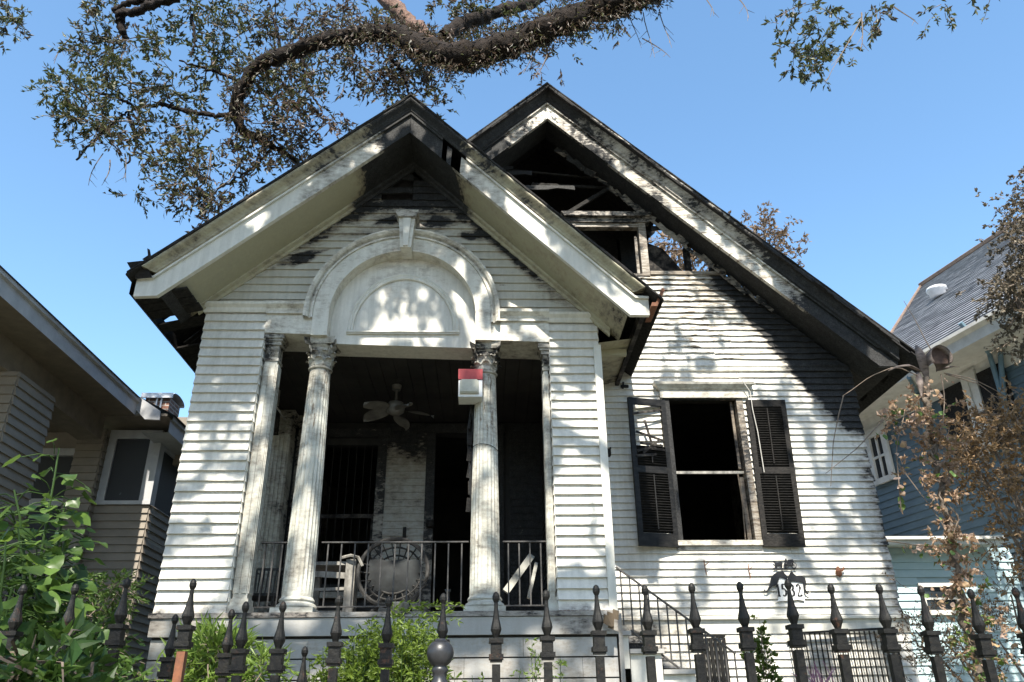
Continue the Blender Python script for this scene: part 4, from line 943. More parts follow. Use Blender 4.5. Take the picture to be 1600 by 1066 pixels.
for cx, cy, rr in ((1227.5, 885, 2.6), (1240, 883.5, 4.0)):
    c_ = P(cx, cy, YQ); r_ = rr*.0071; q = MB(); q.tube([(c_[0]+r_*cos(t), YQ-.009, c_[2]+r_*sin(t)) for t in np.linspace(0, 2*pi, 15)], .004, 4)
    for t in (0, pi/3, 2*pi/3): q.bar((c_[0]-r_*cos(t), YQ-.009, c_[2]-r_*sin(t)), (c_[0]+r_*cos(t), YQ-.009, c_[2]+r_*sin(t)), .003, .003)
    q.build('wheel', M['blackplq'], co)
q = MB(); a, b_ = P(1208, 888.4, YQ), P(1243, 888.4, YQ); q.bar(a, b_, .012, .008); q.build('mounting_strip', M['blackplq'], co)

# alarm box on the right column
bx = thing('alarm_box', 'red and cream box fixed to the right porch column', 'alarm box', (-.16, YP-.06, 4.1))
q = MB(); x0, x1, z0, z1 = -.285, -.045, 3.955, 4.25; y0, y1 = YP-.10, YP+.14
q.box(x0, x1, y0+.02, y1, z0, 4.135); q.build('white_housing', M['whitebox'], bx)
q = MB(); q.add([(x0-.003, y0+.01, 4.14), (x1+.003, y0+.01, 4.14), (x1+.003, y1, 4.14), (x0-.003, y1, 4.14), (x0-.003, y0+.005, z1), (x1+.003, y0+.005, z1), (x1+.003, y1, z1), (x0-.003, y1, z1)], [(0,3,2,1),(4,5,6,7),(0,1,5,4),(1,2,6,5),(2,3,7,6),(3,0,4,7)]); q.build('red_cover', M['red'], bx)
q = MB(); q.prism([(x0+.015, 3.985), (x1-.035, 3.985), (x1-.035, 4.11), (x1-.055, 4.13), (x0+.035, 4.13), (x0+.015, 4.11)], y0-.012, y0+.018); q.build('lens', M['plastic'], bx)
q = MB(); q.box(x0+.02, x1-.05, y0-.022, y0-.013, 3.995, 4.02); q.build('lens_rim', M['plastic'], bx)
# cables by the right column
cb_ = thing('hanging_cable', 'black cables hanging down behind the left edge of the right column', 'cable', (-.15, YP+.3, 3.2))
for dx, wz in ((0, .008), (-.02, .006), (.015, .012)):
    q = MB(); q.tube([(-.155+dx+.018*sin(z*7+dx*90), YP+.20+.01*cos(z*5), z) for z in np.linspace(3.0-dx*6, 4.2, 22)], wz, 5); q.build('cable_strand', M['wire'], cb_)
q = MB()
for k in range(7): zz = 3.0+k*.17; q.bar((-.165, YP+.2, zz), (-.17+random.uniform(-.02, .02), YP+.19, zz-.14), random.uniform(.02, .05), .008)
q.build('charred_tatters', M['char'], cb_, kind='stuff')
q = MB(); q.tube([(-.012+.128*cos(t), YP+.17+.128*sin(t), 3.47-.03*sin(t*1)-.02*cos(t)) for t in np.linspace(-pi, 0, 16)], .0035, 4)
o = q.build('wire_tie', M['wire'], None, loc=(-.012, YP+.06, 3.47)); props(o, 'thin wire looped round the middle of the right porch column', 'wire')
# stray wires on main wall
q = MB(); q.tube([P(x, y, YM-.12) for x, y in ((1150, 583), (1160, 595), (1172, 612), (1176, 640), (1184, 675), (1188, 700), (1194, 738))], .006, 5)
o = q.build('dangling_wire', M['palewire'], None, loc=P(1172, 612, YM-.12)); props(o, 'pale wire dangling over the right shutter of the front window', 'wire')
for px, py, lab in ((1101, 884, 'small bent metal hook on the siding, the left of two below the window'), (1170, 890, 'small bent metal hook on the siding, the right of two below the window')):
    q = MB(); q.tube([P(px-1, py-9, YM-.04), P(px, py, YM-.05), P(px+3, py+14, YM-.035)], .006, 4); q.tube([P(px, py, YM-.05), P(px+6, py-5, YM-.08)], .006, 4)
    props(q.build('wall_hook', M['rust'], None, loc=P(px, py, YM-.04)), lab, 'hook', 'hooks on the front siding')
c_ = P(1314, 893, YM-.03); q = MB(); q.lathe([(.004, -.06), (.03, -.04), (.035, 0), (.02, .03), (.012, .05)], (c_[0]-.03, YM-.04, c_[2]), 8); q.tube([c_+np.array([0, -.02, 0]), P(1319, 887, YM-.06)], .012, 5); props(q.build('garden_tap', M['rust'], None, loc=c_), 'small rusty garden tap on the siding right of the house number', 'tap')
c_ = P(950, 706, 8.45); q = MB(); q.box(c_[0]-.03, c_[0]+.03, 8.42, 8.52, c_[2]-.04, c_[2]+.03); q.tube([c_, c_+np.array([.03, -.03, .04])], .01, 5); q.bar((c_[0], 8.52, c_[2]), (c_[0], YM, c_[2]), .02, .02); props(q.build('wall_lamp_bracket', M['char'], None, loc=c_), 'small black wall bracket just right of the right pier', 'bracket')
q = MB(); c_ = P(970, 604, YM-.03); q.bar(c_, c_+np.array([.09, 0, .0]), .03, .03); q.bar(c_+np.array([.02, 0, -.03]), c_+np.array([.03, -.02, .05]), .02, .02); props(q.build('cable_clamp', M['char'], None, loc=c_), 'small black cable clamp on the siding near the window cornice', 'clamp')

# ceiling fan
fc = P(618, 640, 8.75); fz = fc[2]
fan = thing('ceiling_fan', 'ceiling fan with five drooping leaf shaped blades hanging in the dark porch', 'ceiling fan', (fc[0], 8.75, 4.62))
q = MB(); q.lathe([(.06, .06), (.05, .0)], (fc[0], 8.75, 4.565), 12); q.tube([(fc[0], 8.75, 4.57), (fc[0], 8.75, fz+.08)], .014, 8); q.build('downrod', M['fan'], fan)
q = MB(); q.lathe([(.03, .10), (.09, .08), (.11, .02), (.10, -.03), (.06, -.06), (.02, -.07)], (fc[0], 8.75, fz), 16); hub = q.build('motor_housing', M['fan'], fan, smooth=True)
for k in range(5):
    a = radians(72*k+8); ca, sa = cos(a), sin(a); q = MB(); rows = []
    for i in range(9):
        t = i/8; r_ = .12+.33*t; w_ = (.018+.075*sin(pi*min(1, t*.93+.07))**.7)*(1 if t < .99 else .3); dz = -.05*t*t-.02*sin(k*2)
        rows.append([(fc[0]+ca*r_-sa*w_*s_, 8.75+sa*r_+ca*w_*s_, fz-.02+dz+.02*s_) for s_ in (-1, -.4, .4, 1)])
    q.grid(rows); q.grid([[(p_[0], p_[1], p_[2]+.008) for p_ in r_] for r_ in rows], flip=True); q.build('fan_blade', M['fan'], fan)
c_ = P(627, 566, 8.6)
lp = thing('ceiling_lamp', 'small soot blackened lamp under the porch ceiling above the fan', 'lamp', (c_[0], 8.6, 4.62))
q = MB(); q.lathe([(.05, 4.615-c_[2]), (.055, .10), (.09, .07), (.085, .0), (.05, -.05), (.02, -.06)], (c_[0], 8.6, c_[2]), 14); q.build('lamp_body', M['ceil'], lp, smooth=True)
q = MB()
for dx in (-.17, .15): q.lathe([(.02, .05), (.05, .02), (.06, -.05)], (c_[0]+dx, 8.62, c_[2]-.03), 10); q.bar((c_[0], 8.61, c_[2]), (c_[0]+dx, 8.62, c_[2]), .02, .02)
q.build('lamp_arm', M['ceil'], lp)
# burnt timber hanging at left of the porch
q = MB(); a, b_ = P(441, 568, 8.9), P(433, 634, 8.9); q.bar(a, b_, .03, .03); q.bar(b_+np.array([-.02, 0, 0]), b_+np.array([.09, .1, -.14]), .02, .02)
props(q.build('hanging_batten', M['oldwhite'], None, loc=a), 'thin white batten hanging in the dark left side of the porch', 'batten')
# furniture on the porch
cy = 8.5
ch = thing('round_chair', 'round wicker bucket chair with a dark cushion behind the porch railing', 'chair', (P(615, 930, cy)[0], cy, FL))
c_ = P(614, 893, cy); R_ = .36
q = MB()
for rr, dy, th in ((R_, 0, .022), (R_*.97, .02, .012), (R_*.80, .10, .010), (R_*.6, .17, .010), (R_*.35, .22, .01)):
    q.tube([(c_[0]+rr*cos(t), cy+dy+.12*sin(t), c_[2]+rr*sin(t)*1.0) for t in np.linspace(0, 2*pi, 33)], th, 6)
for k in range(22):
    a = 2*pi*k/22; q.tube([(c_[0]+R_*s_*cos(a), cy+(.0 if s_ > .99 else .24*(1-s_*s_))+.12*s_*sin(a), c_[2]+R_*s_*sin(a)) for s_ in (1, .8, .55, .2)], .007, 4)
q.build('wicker_bowl', M['wicker'], ch)
q = MB(); rows = []
for i in range(10):
    rows.append([(c_[0]-.27+.54*j/9, cy+.12-.10*sin(pi*j/9)*sin(pi*i/9)+random.uniform(-.012, .012), c_[2]-.30+.44*i/9+random.uniform(-.01, .01)) for j in range(10)])
q.grid(rows); q.build('cushion', M['canvas'], ch, smooth=True)
q = MB()
for dx in (-.24, .24): q.tube([(c_[0]+dx*.5, cy-.02, c_[2]-.28), (c_[0]+dx, cy-.12, FL)], .018, 6); q.tube([(c_[0]+dx*.5, cy+.15, c_[2]-.2), (c_[0]+dx, cy+.3, FL)], .018, 6)
q.build('chair_legs', M['wicker'], ch)
# white cabinet frame
cf = thing('burnt_sideboard', 'scorched white open sideboard frame behind the porch railing near left column', 'sideboard', (P(520, 930, 8.6)[0], 8.6, FL))
def fb2(a, b_, wd, th, nm): q = MB(); q.bar(a, b_, wd, th); q.build(nm, M['oldwhite'], cf)
xa, xb = P(487, 900, 8.6)[0], P(548, 900, 8.6)[0]
fb2((xa, 8.6, FL), (xa, 8.6, FL+.60), .06, .06, 'leg'); fb2((xb, 8.6, FL), (xb, 8.6, FL+.66), .10, .10, 'leg'); fb2((xa, 8.95, FL), (xa, 8.95, FL+.60), .05, .05, 'leg'); fb2((xb, 8.95, FL), (xb, 8.95, FL+.60), .05, .05, 'leg')
q = MB(); q.box(xa-.04, xb+.04, 8.57, 9.0, FL+.605, FL+.64); q.build('top', M['oldwhite'], cf)
q = MB(); q.box(xa+.032, xb-.052, 8.58, 8.98, FL+.12, FL+.15); q.build('shelf', M['oldwhite'], cf)
fb2((xa+.03, 8.6, FL+.36), (xb-.05, 8.6, FL+.37), .03, .02, 'rail'); fb2((xa+.03, 8.6, FL+.52), (xb-.05, 8.6, FL+.50), .06, .02, 'rail')
q = MB(); q.tube([(xb-.1, 8.55, FL+.675), (xb, 8.5, FL+.69), (xb+.08, 8.5, FL+.67), (xb+.13, 8.5, FL+.58)], .016, 5); q.build('torn_edging', M['oldwhite'], cf)
# lattice stool
ls = thing('lattice_stand', 'small white lattice plant stand at the left end of the porch', 'plant stand', (-2.33, 8.3, FL))
x0, x1 = P(362, 900, 8.3)[0], P(384, 900, 8.3)[0]
for x in (x0, x1):
    for y in (8.3, 8.5): q = MB(); q.bar((x, y, FL), (x, y, FL+.5), .02, .02); q.build('leg', M['oldwhite'], ls)
for z0 in (.06, .36):
    q = MB()
    for k in range(4): xx = x0+(x1-x0)*k/4; q.bar((xx, 8.29, FL+z0), (xx+(x1-x0)/3, 8.29, FL+z0+.13), .012, .006); q.bar((xx+(x1-x0)/3, 8.288, FL+z0), (xx, 8.288, FL+z0+.13), .012, .006)
    q.bar((x0, 8.29, FL+z0-.01), (x1, 8.29, FL+z0-.01), .018, .012); q.bar((x0, 8.29, FL+z0+.14), (x1, 8.29, FL+z0+.14), .018, .012); q.build('lattice_panel', M['oldwhite'], ls)
q = MB(); q.box(x0-.03, x1+.03, 8.27, 8.53, FL+.502, FL+.525); q.build('stand_top', M['oldwhite'], ls)
# black ironwork chair at left
ic = thing('iron_chair', 'low black iron garden chair beside the left porch column', 'chair', (-2.0, 8.6, FL))
q = MB()
xa, xb = P(385, 925, 8.6)[0], P(436, 925, 8.6)[0]
q.box(xa, xb, 8.45, 8.85, FL+.28, FL+.31); q.build('seat', M['rail'], ic)
for x in (xa+.02, xb-.02):
    for y in (8.47, 8.83): q = MB(); q.bar((x, y, FL), (x, y, FL+.28), .022, .022); q.build('leg', M['rail'], ic)
q = MB()
for k in range(9): x = xa+(xb-xa)*k/8; q.bar((x, 8.83, FL+.31), (x, 8.9, FL+.62), .012, .012)
q.bar((xa, 8.9, FL+.62), (xb, 8.9, FL+.62), .025, .02); q.build('backrest', M['rail'], ic)
# fallen boards at the right of the porch
for (a, b_, wd, lab) in (((790, 925), (831, 868), .07, 'pale board leaning on the porch behind the right railing, the wider one'), ((826, 935), (838, 880), .035, 'thin lath leaning on the porch behind the right railing')):
    q = MB(); q.bar(P(*a, 8.25), P(*b_, 8.55), wd, .02); props(q.build('fallen_board', M['panelgrey'], None, loc=P(*a, 8.25)), lab, 'board', 'boards leaning behind the right railing')
bi = MB(); c_ = P(654, 925, 7.9); bi.lathe([(.03, 0), (.05, .03), (.055, .10), (.02, .16), (.018, .22), (.035, .25)], (c_[0]+.28, 7.9, FL), 10); props(bi.build('glass_bottle', M['glass'], None, loc=(c_[0]+.28, 7.9, FL), smooth=True), 'dark bottle standing on the porch floor left of the right column', 'bottle')
pc = P(640, 950, 7.42); q = MB(); q.lathe([(.07, -.09), (.085, .0), (.09, .01), (.08, .012)], (P(623, 950, 7.46)[0], 7.52, FL+.07), 14); props(q.build('flower_pot', M['oldwhite'], None, loc=(P(623, 950, 7.46)[0], 7.52, FL-.02), smooth=True), 'pale flower pot at the porch edge above the green weeds', 'pot')

# ================================================================== FENCE
YFN = 2.4
def finial(mb, x, y, zt, s=1.0, post=False):
    oc = lambda r: r
    prof = [(.004, 0), (.010, -.004), (.0145, -.012), (.0145, -.020), (.010, -.027), (.0075, -.030), (.009, -.045), (.015, -.075), (.0235, -.098), (.0245, -.104), (.013, -.124), (.012, -.128)]
    m_ = lambda k, z: (1.0 if (k % 4) in (0, 3) else .86) if z < -.03*s else 1.0
    mb.lathe([(r*s*.72, z*s) for r, z in prof[::-1]], (x, y, zt), 12, rmod=lambda k, z: [1.0, 1.0, .80][k % 3] if z < -.035*s else 1.0, rot=pi/4-.26)
def collars(mb, x, y, zt, s=1.0):
    for za, zb, hw in ((-.140, -.128, .0205), (-.170, -.140, .0155), (-.184, -.170, .0205), (-.190, -.184, .017)):
        mb.box(x-hw*s, x+hw*s, y-hw*s, y+hw*s, zt+za*s+.0002, zt+zb*s)
fence = thing('iron_fence', 'black wrought iron picket fence with spear finials in front of the house', 'fence', (.8, YFN, 0))
picks = [(200, 903, 'dark'), (303, 905, 'rust'), (385, 940, ''), (443, 940, ''), (530, 930, ''), (608, 932, ''), (693, 927, ''), (775, 925, ''), (853, 922, ''), (931, 914, ''), (1007, 914, ''), (1080, 911, ''), (1155, 909, ''), (1230, 905, ''), (1297, 912, ''), (1372, 912, ''), (1437, 915, ''), (1515, 920, ''), (1585, 918, '')]
def picket(px, py, kind, par, Y, s=1.0):
    c_ = P(px, py, Y); x, zt = c_[0], c_[2]
    q = MB(); q.box(x-.0115*s, x+.0115*s, Y-.0115*s, Y+.0115*s, .12, zt-.196*s)
    o = q.build('picket', M['rust'] if kind == 'rust' else M['iron'], par, label='rusty orange picket' if kind == 'rust' else None)
    q = MB(); finial(q, x, Y, zt, s); q.build('finial', M['iron'], o)
    q = MB(); collars(q, x, Y, zt, s); q.build('collar', M['iron'], o)
for p_ in picks: picket(*p_, fence, YFN)
for k in range(1, 8):        # continues outside the picture on both sides
    for px, s_ in ((200, -1), (1585, 1)):
        c_ = P(px, 910, YFN); x = c_[0]+s_*k*.146; q = MB(); q.box(x-.0115, x+.0115, YFN-.0115, YFN+.0115, .12, 1.18); o = q.build('picket', M['iron'], fence); q = MB(); finial(q, x, YFN, 1.376); q.build('finial', M['iron'], o); q = MB(); collars(q, x, YFN, 1.376); q.build('collar', M['iron'], o)
for z0 in (.22, .98):
    q = MB(); q.box(-2.1, 2.7, YFN-.02, YFN+.02, z0, z0+.012); q.build('fence_rail', M['iron'], fence)
gate = thing('iron_gate', 'lower iron gate standing ajar behind the left part of the picket fence', 'gate', (-.7, 2.62, 0))
for px, py, Y in ((275, 960, 2.55), (363, 952, 2.47), (477, 1010, 2.52)):
    c_ = P(px, py, Y); picket(px, py, '', gate, Y, .95)
q = MB(); q.bar((P(275, 960, 2.55)[0], 2.55, .9), (P(477, 1010, 2.52)[0], 2.52, .9), .03, .012); q.bar((P(275, 960, 2.55)[0], 2.55, .2), (P(477, 1010, 2.52)[0], 2.52, .2), .03, .012); q.build('gate_rail', M['iron'], gate)
gp = thing('ball_topped_post', 'black iron gate post with large round ball top before the pickets', 'post', (P(687, 1020, 2.12)[0], 2.12, 0))
c_ = P(688, 1021, 2.12)
q = MB(); q.lathe([(.012, .034), (.014, .03), (.02, .026)]+[(.0335*cos(t), .0335*sin(t)) for t in np.linspace(pi/2-.6, -pi/2+.5, 12)]+[(.019, -.034), (.021, -.040), (.017, -.046), (.016, -.058), (.023, -.068), (.026, -.08), (.02, -.086)], (c_[0], 2.12, c_[2]), 24); q.build('ball_finial', M['blackball'], gp, smooth=True)
q = MB(); q.box(c_[0]-.022, c_[0]+.022, 2.098, 2.142, 0, c_[2]-.086); q.build('post_shaft', M['iron'], gp)

# ================================================================== BEIGE HOUSE (left)
bh = thing('beige_house', 'beige clapboard house with shaded front porch left of the burnt cottage', 'house', (-5.5, 9, .2))
XE = -4.55
def bx_(x0, x1, y0, y1, z0, z1, nm, m_, par=bh): q = MB(); q.box(x0, x1, y0, y1, z0, z1); return q.build(nm, m_, par)
q = MB(); q.grid([[(XE, 2.0, 4.66), (XE, 9.85, 4.66)], [(XE, 2.0, 4.82), (XE, 9.85, 4.82)], [(XE+.03, 2.0, 4.83), (XE+.03, 9.85, 4.83)], [(XE+.03, 2, 4.87), (XE+.03, 9.85, 4.87)]], flip=True); q.build('eave_fascia', M['beigetrim'], bh)
q = MB(); q.add([(XE, 2, 4.661), (XE, 9.85, 4.661), (XE-.42, 9.85, 4.661), (XE-.42, 2, 4.661)], [(0, 1, 2, 3)]); q.build('eave_soffit', M['beam'], bh)
bx_(XE-.72, XE-.42, 2, 9.95, 4.36, 4.70, 'porch_beam', M['beam'])
q = MB(); jp = [P(a_, c_, 9.84) for a_, c_ in ((194, 604), (250, 642), (249, 656), (226, 655), (196, 622))]; q.prism([(p_[0], p_[2]) for p_ in jp], 9.84, 9.87); q.build('jog_fascia', M['beigetrim'], bh)
q = MB(); q.grid([[(-4.10, 9.88, 4.44), (-4.10, 14, 4.44)], [(-4.10, 9.88, 4.60), (-4.10, 14, 4.60)], [(-4.07, 9.88, 4.61), (-4.07, 14, 4.61)], [(-4.07, 9.88, 4.65), (-4.07, 14, 4.65)]], flip=True); q.add([(-4.10, 9.9, 4.441), (-4.10, 14, 4.441), (-4.45, 14, 4.441), (-4.45, 9.9, 4.441)], [(0, 1, 2, 3)]); q.build('eave_fascia', M['beigetrim'], bh)
q = MB(); q.add([(XE+.05, 1.9, 4.875), (XE+.05, 9.87, 4.875), (-9, 9.87, 7.2), (-9, 1.9, 7.2)], [(0, 1, 2, 3)]); q.add([(-4.04, 9.87, 4.66), (-4.04, 16, 4.66), (-9, 16, 7.2), (-9, 9.87, 7.2)], [(0, 1, 2, 3)]); q.build('roof', M['shingle'], bh)
# porch pillar with clapboards
px0, px1, py0, py1 = -5.60, -4.86, 7.75, 8.5
bx_(px0+.02, px1-.02, py0+.02, py1-.02, .2, 4.36, 'pillar_core', M['beige'])
def wrap(x0, x1, y0, y1, zb, zt, ex, parent, m_, sides='fr'):
    z = zb
    while z < zt-.02:
        h = min(ex+.006, zt-z); mb = boardmesh((x0, y0), (x1, y0), (0, -1), z, h, step=.6)
        if 'r' in sides: e = boardmesh((x1, y0), (x1, y1), (1, 0), z, h, step=.6); mb.add(e.v, e.f)
        mb.build('clapboard', m_, parent); z += ex
wrap(px0, px1, py0, py1, 1.8, 4.36, .1, bh, M['beige'])
# enclosed bay with screened window
wx1, wy0 = -4.36, 10.35
bx_(-6.3, wx1-.02, wy0+.02, wy0+.1, .2, 3.1, 'bay_front_core', M['beige']); bx_(wx1-.1, wx1-.02, wy0+.11, 16, .2, 4.44, 'bay_side_core', M['beige'])
n0 = np.array([0, -1., 0]); s0 = (0, wy0, 0)
sc = [P(x, y, wy0-.02) for x, y in ((173, 640), (238, 648), (215, 797), (150, 783))]
zs = sc[3][2]; xa = sc[3][0]
wrap(xa-.3, wx1, wy0, 15, 1.2, zs-.03, .1, bh, M['beige'])
z = zs-.03
while z < 4.4:
    h = .106
    if z > 3.15: mb = boardmesh((wx1, wy0+.95), (wx1, 15), (1, 0), z, h, step=2); mb.build('clapboard', M['beige'], bh)
    else: mb = boardmesh((wx1, wy0+.01), (wx1, 15), (1, 0), z, h, step=2); mb.build('clapboard', M['beige'], bh)
    z += .1
f = thing if False else None
q = MB(); q.box(xa, xa+.10, wy0-.03, wy0+.05, zs, 4.5); q.box(wx1-.14, wx1+.01, wy0-.03, wy0+.06, zs, 4.5); q.box(xa-.02, wx1+.02, wy0-.05, wy0+.05, zs-.05, zs-.001); q.box(xa, wx1, wy0-.025, wy0+.05, 4.501, 4.62)
wfr = q.build('screened_window', M['beigetrim'], bh); q = MB(); q.box(xa+.102, wx1-.142, wy0-.005, wy0+.01, zs+.001, 4.5); q.build('insect_screen', M['screen'], wfr)
q = MB(); q.box(wx1-.03, wx1+.012, wy0+.062, wy0+.12, 3.16, 4.44); q.box(wx1-.03, wx1+.012, wy0+.88, wy0+.95, 3.16, 4.44); q.box(wx1-.03, wx1+.014, wy0+.121, wy0+.879, 3.16, 3.21); q.box(wx1-.03, wx1+.014, wy0+.121, wy0+.879, 4.38, 4.44); wfr = q.build('side_window', M['beigetrim'], bh); q = MB(); q.box(wx1-.02, wx1-.005, wy0+.121, wy0+.879, 3.211, 4.379); q.build('insect_screen', M['screen'], wfr)
wrap(xa-.36, xa-.02, wy0-.12, wy0+.5, 1.4, 4.6, .1, bh, M['beige'])
bx_(-9, xa-.5, wy0+.2, wy0+.3, .2, 5.4, 'porch_back_wall', M['beige']); bx_(-9, -4.16, 9.9, 12, 4.665, 4.70, 'bay_ceiling', M['beam']); bx_(xa-.36, -4.2, wy0+.5, wy0+.6, 4.3, 5.0, 'bay_upper_wall', M['beige']); bx_(-7.4, xa-.42, wy0+.14, wy0+.19, 1.9, 4.30, 'dark_screen', M['screen'])
q = MB(); q.box(xa-.46, xa-.37, wy0+.08, wy0+.139, 1.8, 4.3); q.box(-7.5, xa-.37, wy0+.08, wy0+.139, 4.301, 4.40); q.box(-7.4, xa-.461, wy0+.09, wy0+.139, 3.62, 3.72); q.build('door_frame', M['beigetrim'], bh)
q = MB()
q.add([(XE-.1, 2, 4.72), (XE-.1, 10.3, 4.72), (-9, 10.3, 4.72), (-9, 2, 4.72)], [(0, 1, 2, 3)]); q.build('porch_ceiling', M['beam'], bh)
bx_(-9, XE-.3, 5.5, wy0, 1.55, 1.7, 'porch_floor', M['beam'])
q = MB()
for k in range(14): y = 8.55+k*.12; q.bar((-4.98, y, 1.75), (-4.98, y, 2.65), .018, .018)
q.bar((-4.98, 8.5, 2.65), (-4.98, 10.25, 2.65), .03, .03); q.build('porch_railing', M['iron'], bh)
q = MB()
for k in range(14): x = -8.8+k*.24; q.bar((x, 7.8, 1.75), (x, 7.8, 3.25), .03, .018)
q.bar((-8.9, 7.8, 3.25), (-5.66, 7.8, 3.25), .04, .03); q.build('porch_railing', M['iron'], bh)
bx_(xa-.3, wx1+.04, wy0-.06, 15, .95, 1.19, 'base_board', M['beam'])
# chimney
ca = [P(x, y, 13.4) for x, y in ((230, 612), (268, 612), (230, 660), (268, 660))]
x0, x1 = ca[0][0], ca[1][0]; zt = P(232, 621, 13.4)[2]
chm = bx_(x0, x1, 13.4, 13.9, 5.0, zt, 'chimney', M['brick'])
q = MB(); rows = []
for i in range(9): t = pi*i/8; rows.append([(x0-.06+(0), 13.65-.30*cos(t), zt+.02+.10*sin(t)), (x1+.06, 13.65-.30*cos(t), zt+.02+.10*sin(t))])
q.grid(rows); q.grid([[(p_[0], p_[1]*.985+.2, p_[2]-.02) for p_ in r_] for r_ in rows], flip=True); q.box(x0-.06, x1+.06, 13.33, 13.36, zt-.03, zt+.06); q.build('metal_cowl', M['galv'], chm)
for xx in (x0+.2, x1-.15): q = MB(); q.box(xx, xx+.025, 13.37, 13.395, zt-.28, zt); q.build('cowl_strap', M['galv'], chm)

# ================================================================== BLUE HOUSE (right)
A = np.array([6.58, 13.0, 6.27]); B = np.array([7.38, 9.97, 6.27]); dr = unit(B-A); nr = np.array([dr[1], -dr[0], 0]); nr = nr if nr[0] < 0 else -nr     # outward (towards the burnt house)
Cc = min((PZ(1440, 448, z_) for z_ in np.linspace(7, 12, 200)), key=lambda c_: abs(np.dot(c_-A, -nr)*.85-(c_[2]-6.27)))
blu = thing('blue_house', 'tall slate blue house with grey slate roof right of the burnt cottage', 'house', (9, 11, .2))
A2 = A-dr*0.05; B2 = A+dr*9
up = (Cc-A)-dr*np.dot(Cc-A, dr); run = np.linalg.norm(up); up = up/run; off = np.dot(Cc-A, dr)
q = MB(); nc = 44
for i in range(nc):
    t0, t1 = i/nc*run, (i+1.25)/nc*run
    lift = np.cross(dr, up); lift = lift if lift[2] > 0 else -lift
    a0 = A+dr*(off*t0/run)+up*t0; b0 = A+dr*9+up*t0; a1 = A+dr*(off*min(1, t1/run))+up*min(t1, run); b1 = A+dr*9+up*min(t1, run)
    nS = 36
    lo_ = [a0+(b0-a0)*k/nS+lift*(.028+random.uniform(0, .008)) for k in range(nS+1)]; hi_ = [a1+(b1-a1)*k/nS+lift*.004 for k in range(nS+1)]; un_ = [a0+(b0-a0)*k/nS for k in range(nS+1)]
    q.grid([un_, lo_, hi_])
q.build('slate_courses', M['slate'], blu, kind='stuff')
q = MB(); q.add([A-lift*.01, B2-lift*.01, B2+up*run-lift*.01, Cc-lift*.01], [(0, 1, 2, 3)]); q.add([Cc, B2+up*run, B2+up*run-nr*4-[0, 0, 4], Cc-nr*4-[0, 0, 4]], [(0, 1, 2, 3)]); q.build('roof_deck', M['slate'], blu)
q = MB(); q.tube([Cc+lift*.04, Cc+dr*7+lift*.04], .075, 6); q.tube([A+lift*.03, A+(Cc-A)*.5+lift*.03, Cc+lift*.03], .035, 6); q.build('ridge_tiles', M['copper'], blu)
vt = PL(1466, 462, A+lift*.05, np.cross(dr, up)); q = MB(); q.lathe([(.16, -.02), (.17, .10), (.21, .12), (.20, .17), (.10, .2), (.02, .205)], vt, 14); q.build('roof_vent', M['galv'], blu, smooth=True)
def along(s, o, z): p_ = A+dr*s-nr*o; return np.array([p_[0], p_[1], z])
q = MB(); q.grid([[along(-1.2, 0, 6.05), along(9, 0, 6.05)], [along(-1.2, -.02, 6.20), along(9, -.02, 6.20)], [along(-1.2, -.09, 6.25), along(9, -.09, 6.25)], [along(-1.2, -.09, 6.30), along(9, -.09, 6.30)]]); q.add([along(-1.2, 0, 6.051), along(9, 0, 6.051), along(9, .6, 6.051), along(-1.2, .6, 6.051)], [(0, 1, 2, 3)]); q.grid([[along(-.05, .0, 6.05), along(-.05, .6, 6.05)], [along(-.05, 0, 6.28), along(-.05, .6, 6.8)]])
q.grid([[along(-1.2, .595, 5.75), along(9, .595, 5.75)], [along(-1.2, .57, 6.0), along(9, .57, 6.0)], [along(-1.2, .52, 6.06), along(9, .52, 6.06)]]); q.build('eave_cornice', M['offwhite'], blu)
WP = along(0, .6, 0)
q = MB(); q.add([along(-1.2, .62, .2), along(9, .62, .2), along(9, .62, 6.05), along(-1.2, .62, 6.05)], [(0, 1, 2, 3)]); q.add([along(-1.2, .62, .2), along(-1.2, 5, .2), along(-1.2, 5, 6.0), along(-1.2, .62, 6.05)], [(0, 1, 2, 3)]); q.build('wall', M['blue'], blu)
q = MB(); z = 1.0
while z < 5.75:
    q.grid([[along(-1.2, .62, z), along(9, .62, z)], [along(-1.2, .60, z), along(9, .60, z)], [along(-1.2, .615, z+.125), along(9, .615, z+.125)]]); z += .12
q.build('clapboard_courses', M['blue'], blu, kind='stuff')
def wpt(px, py, o=0.0): return PL(px, py, WP+nr*o, nr)
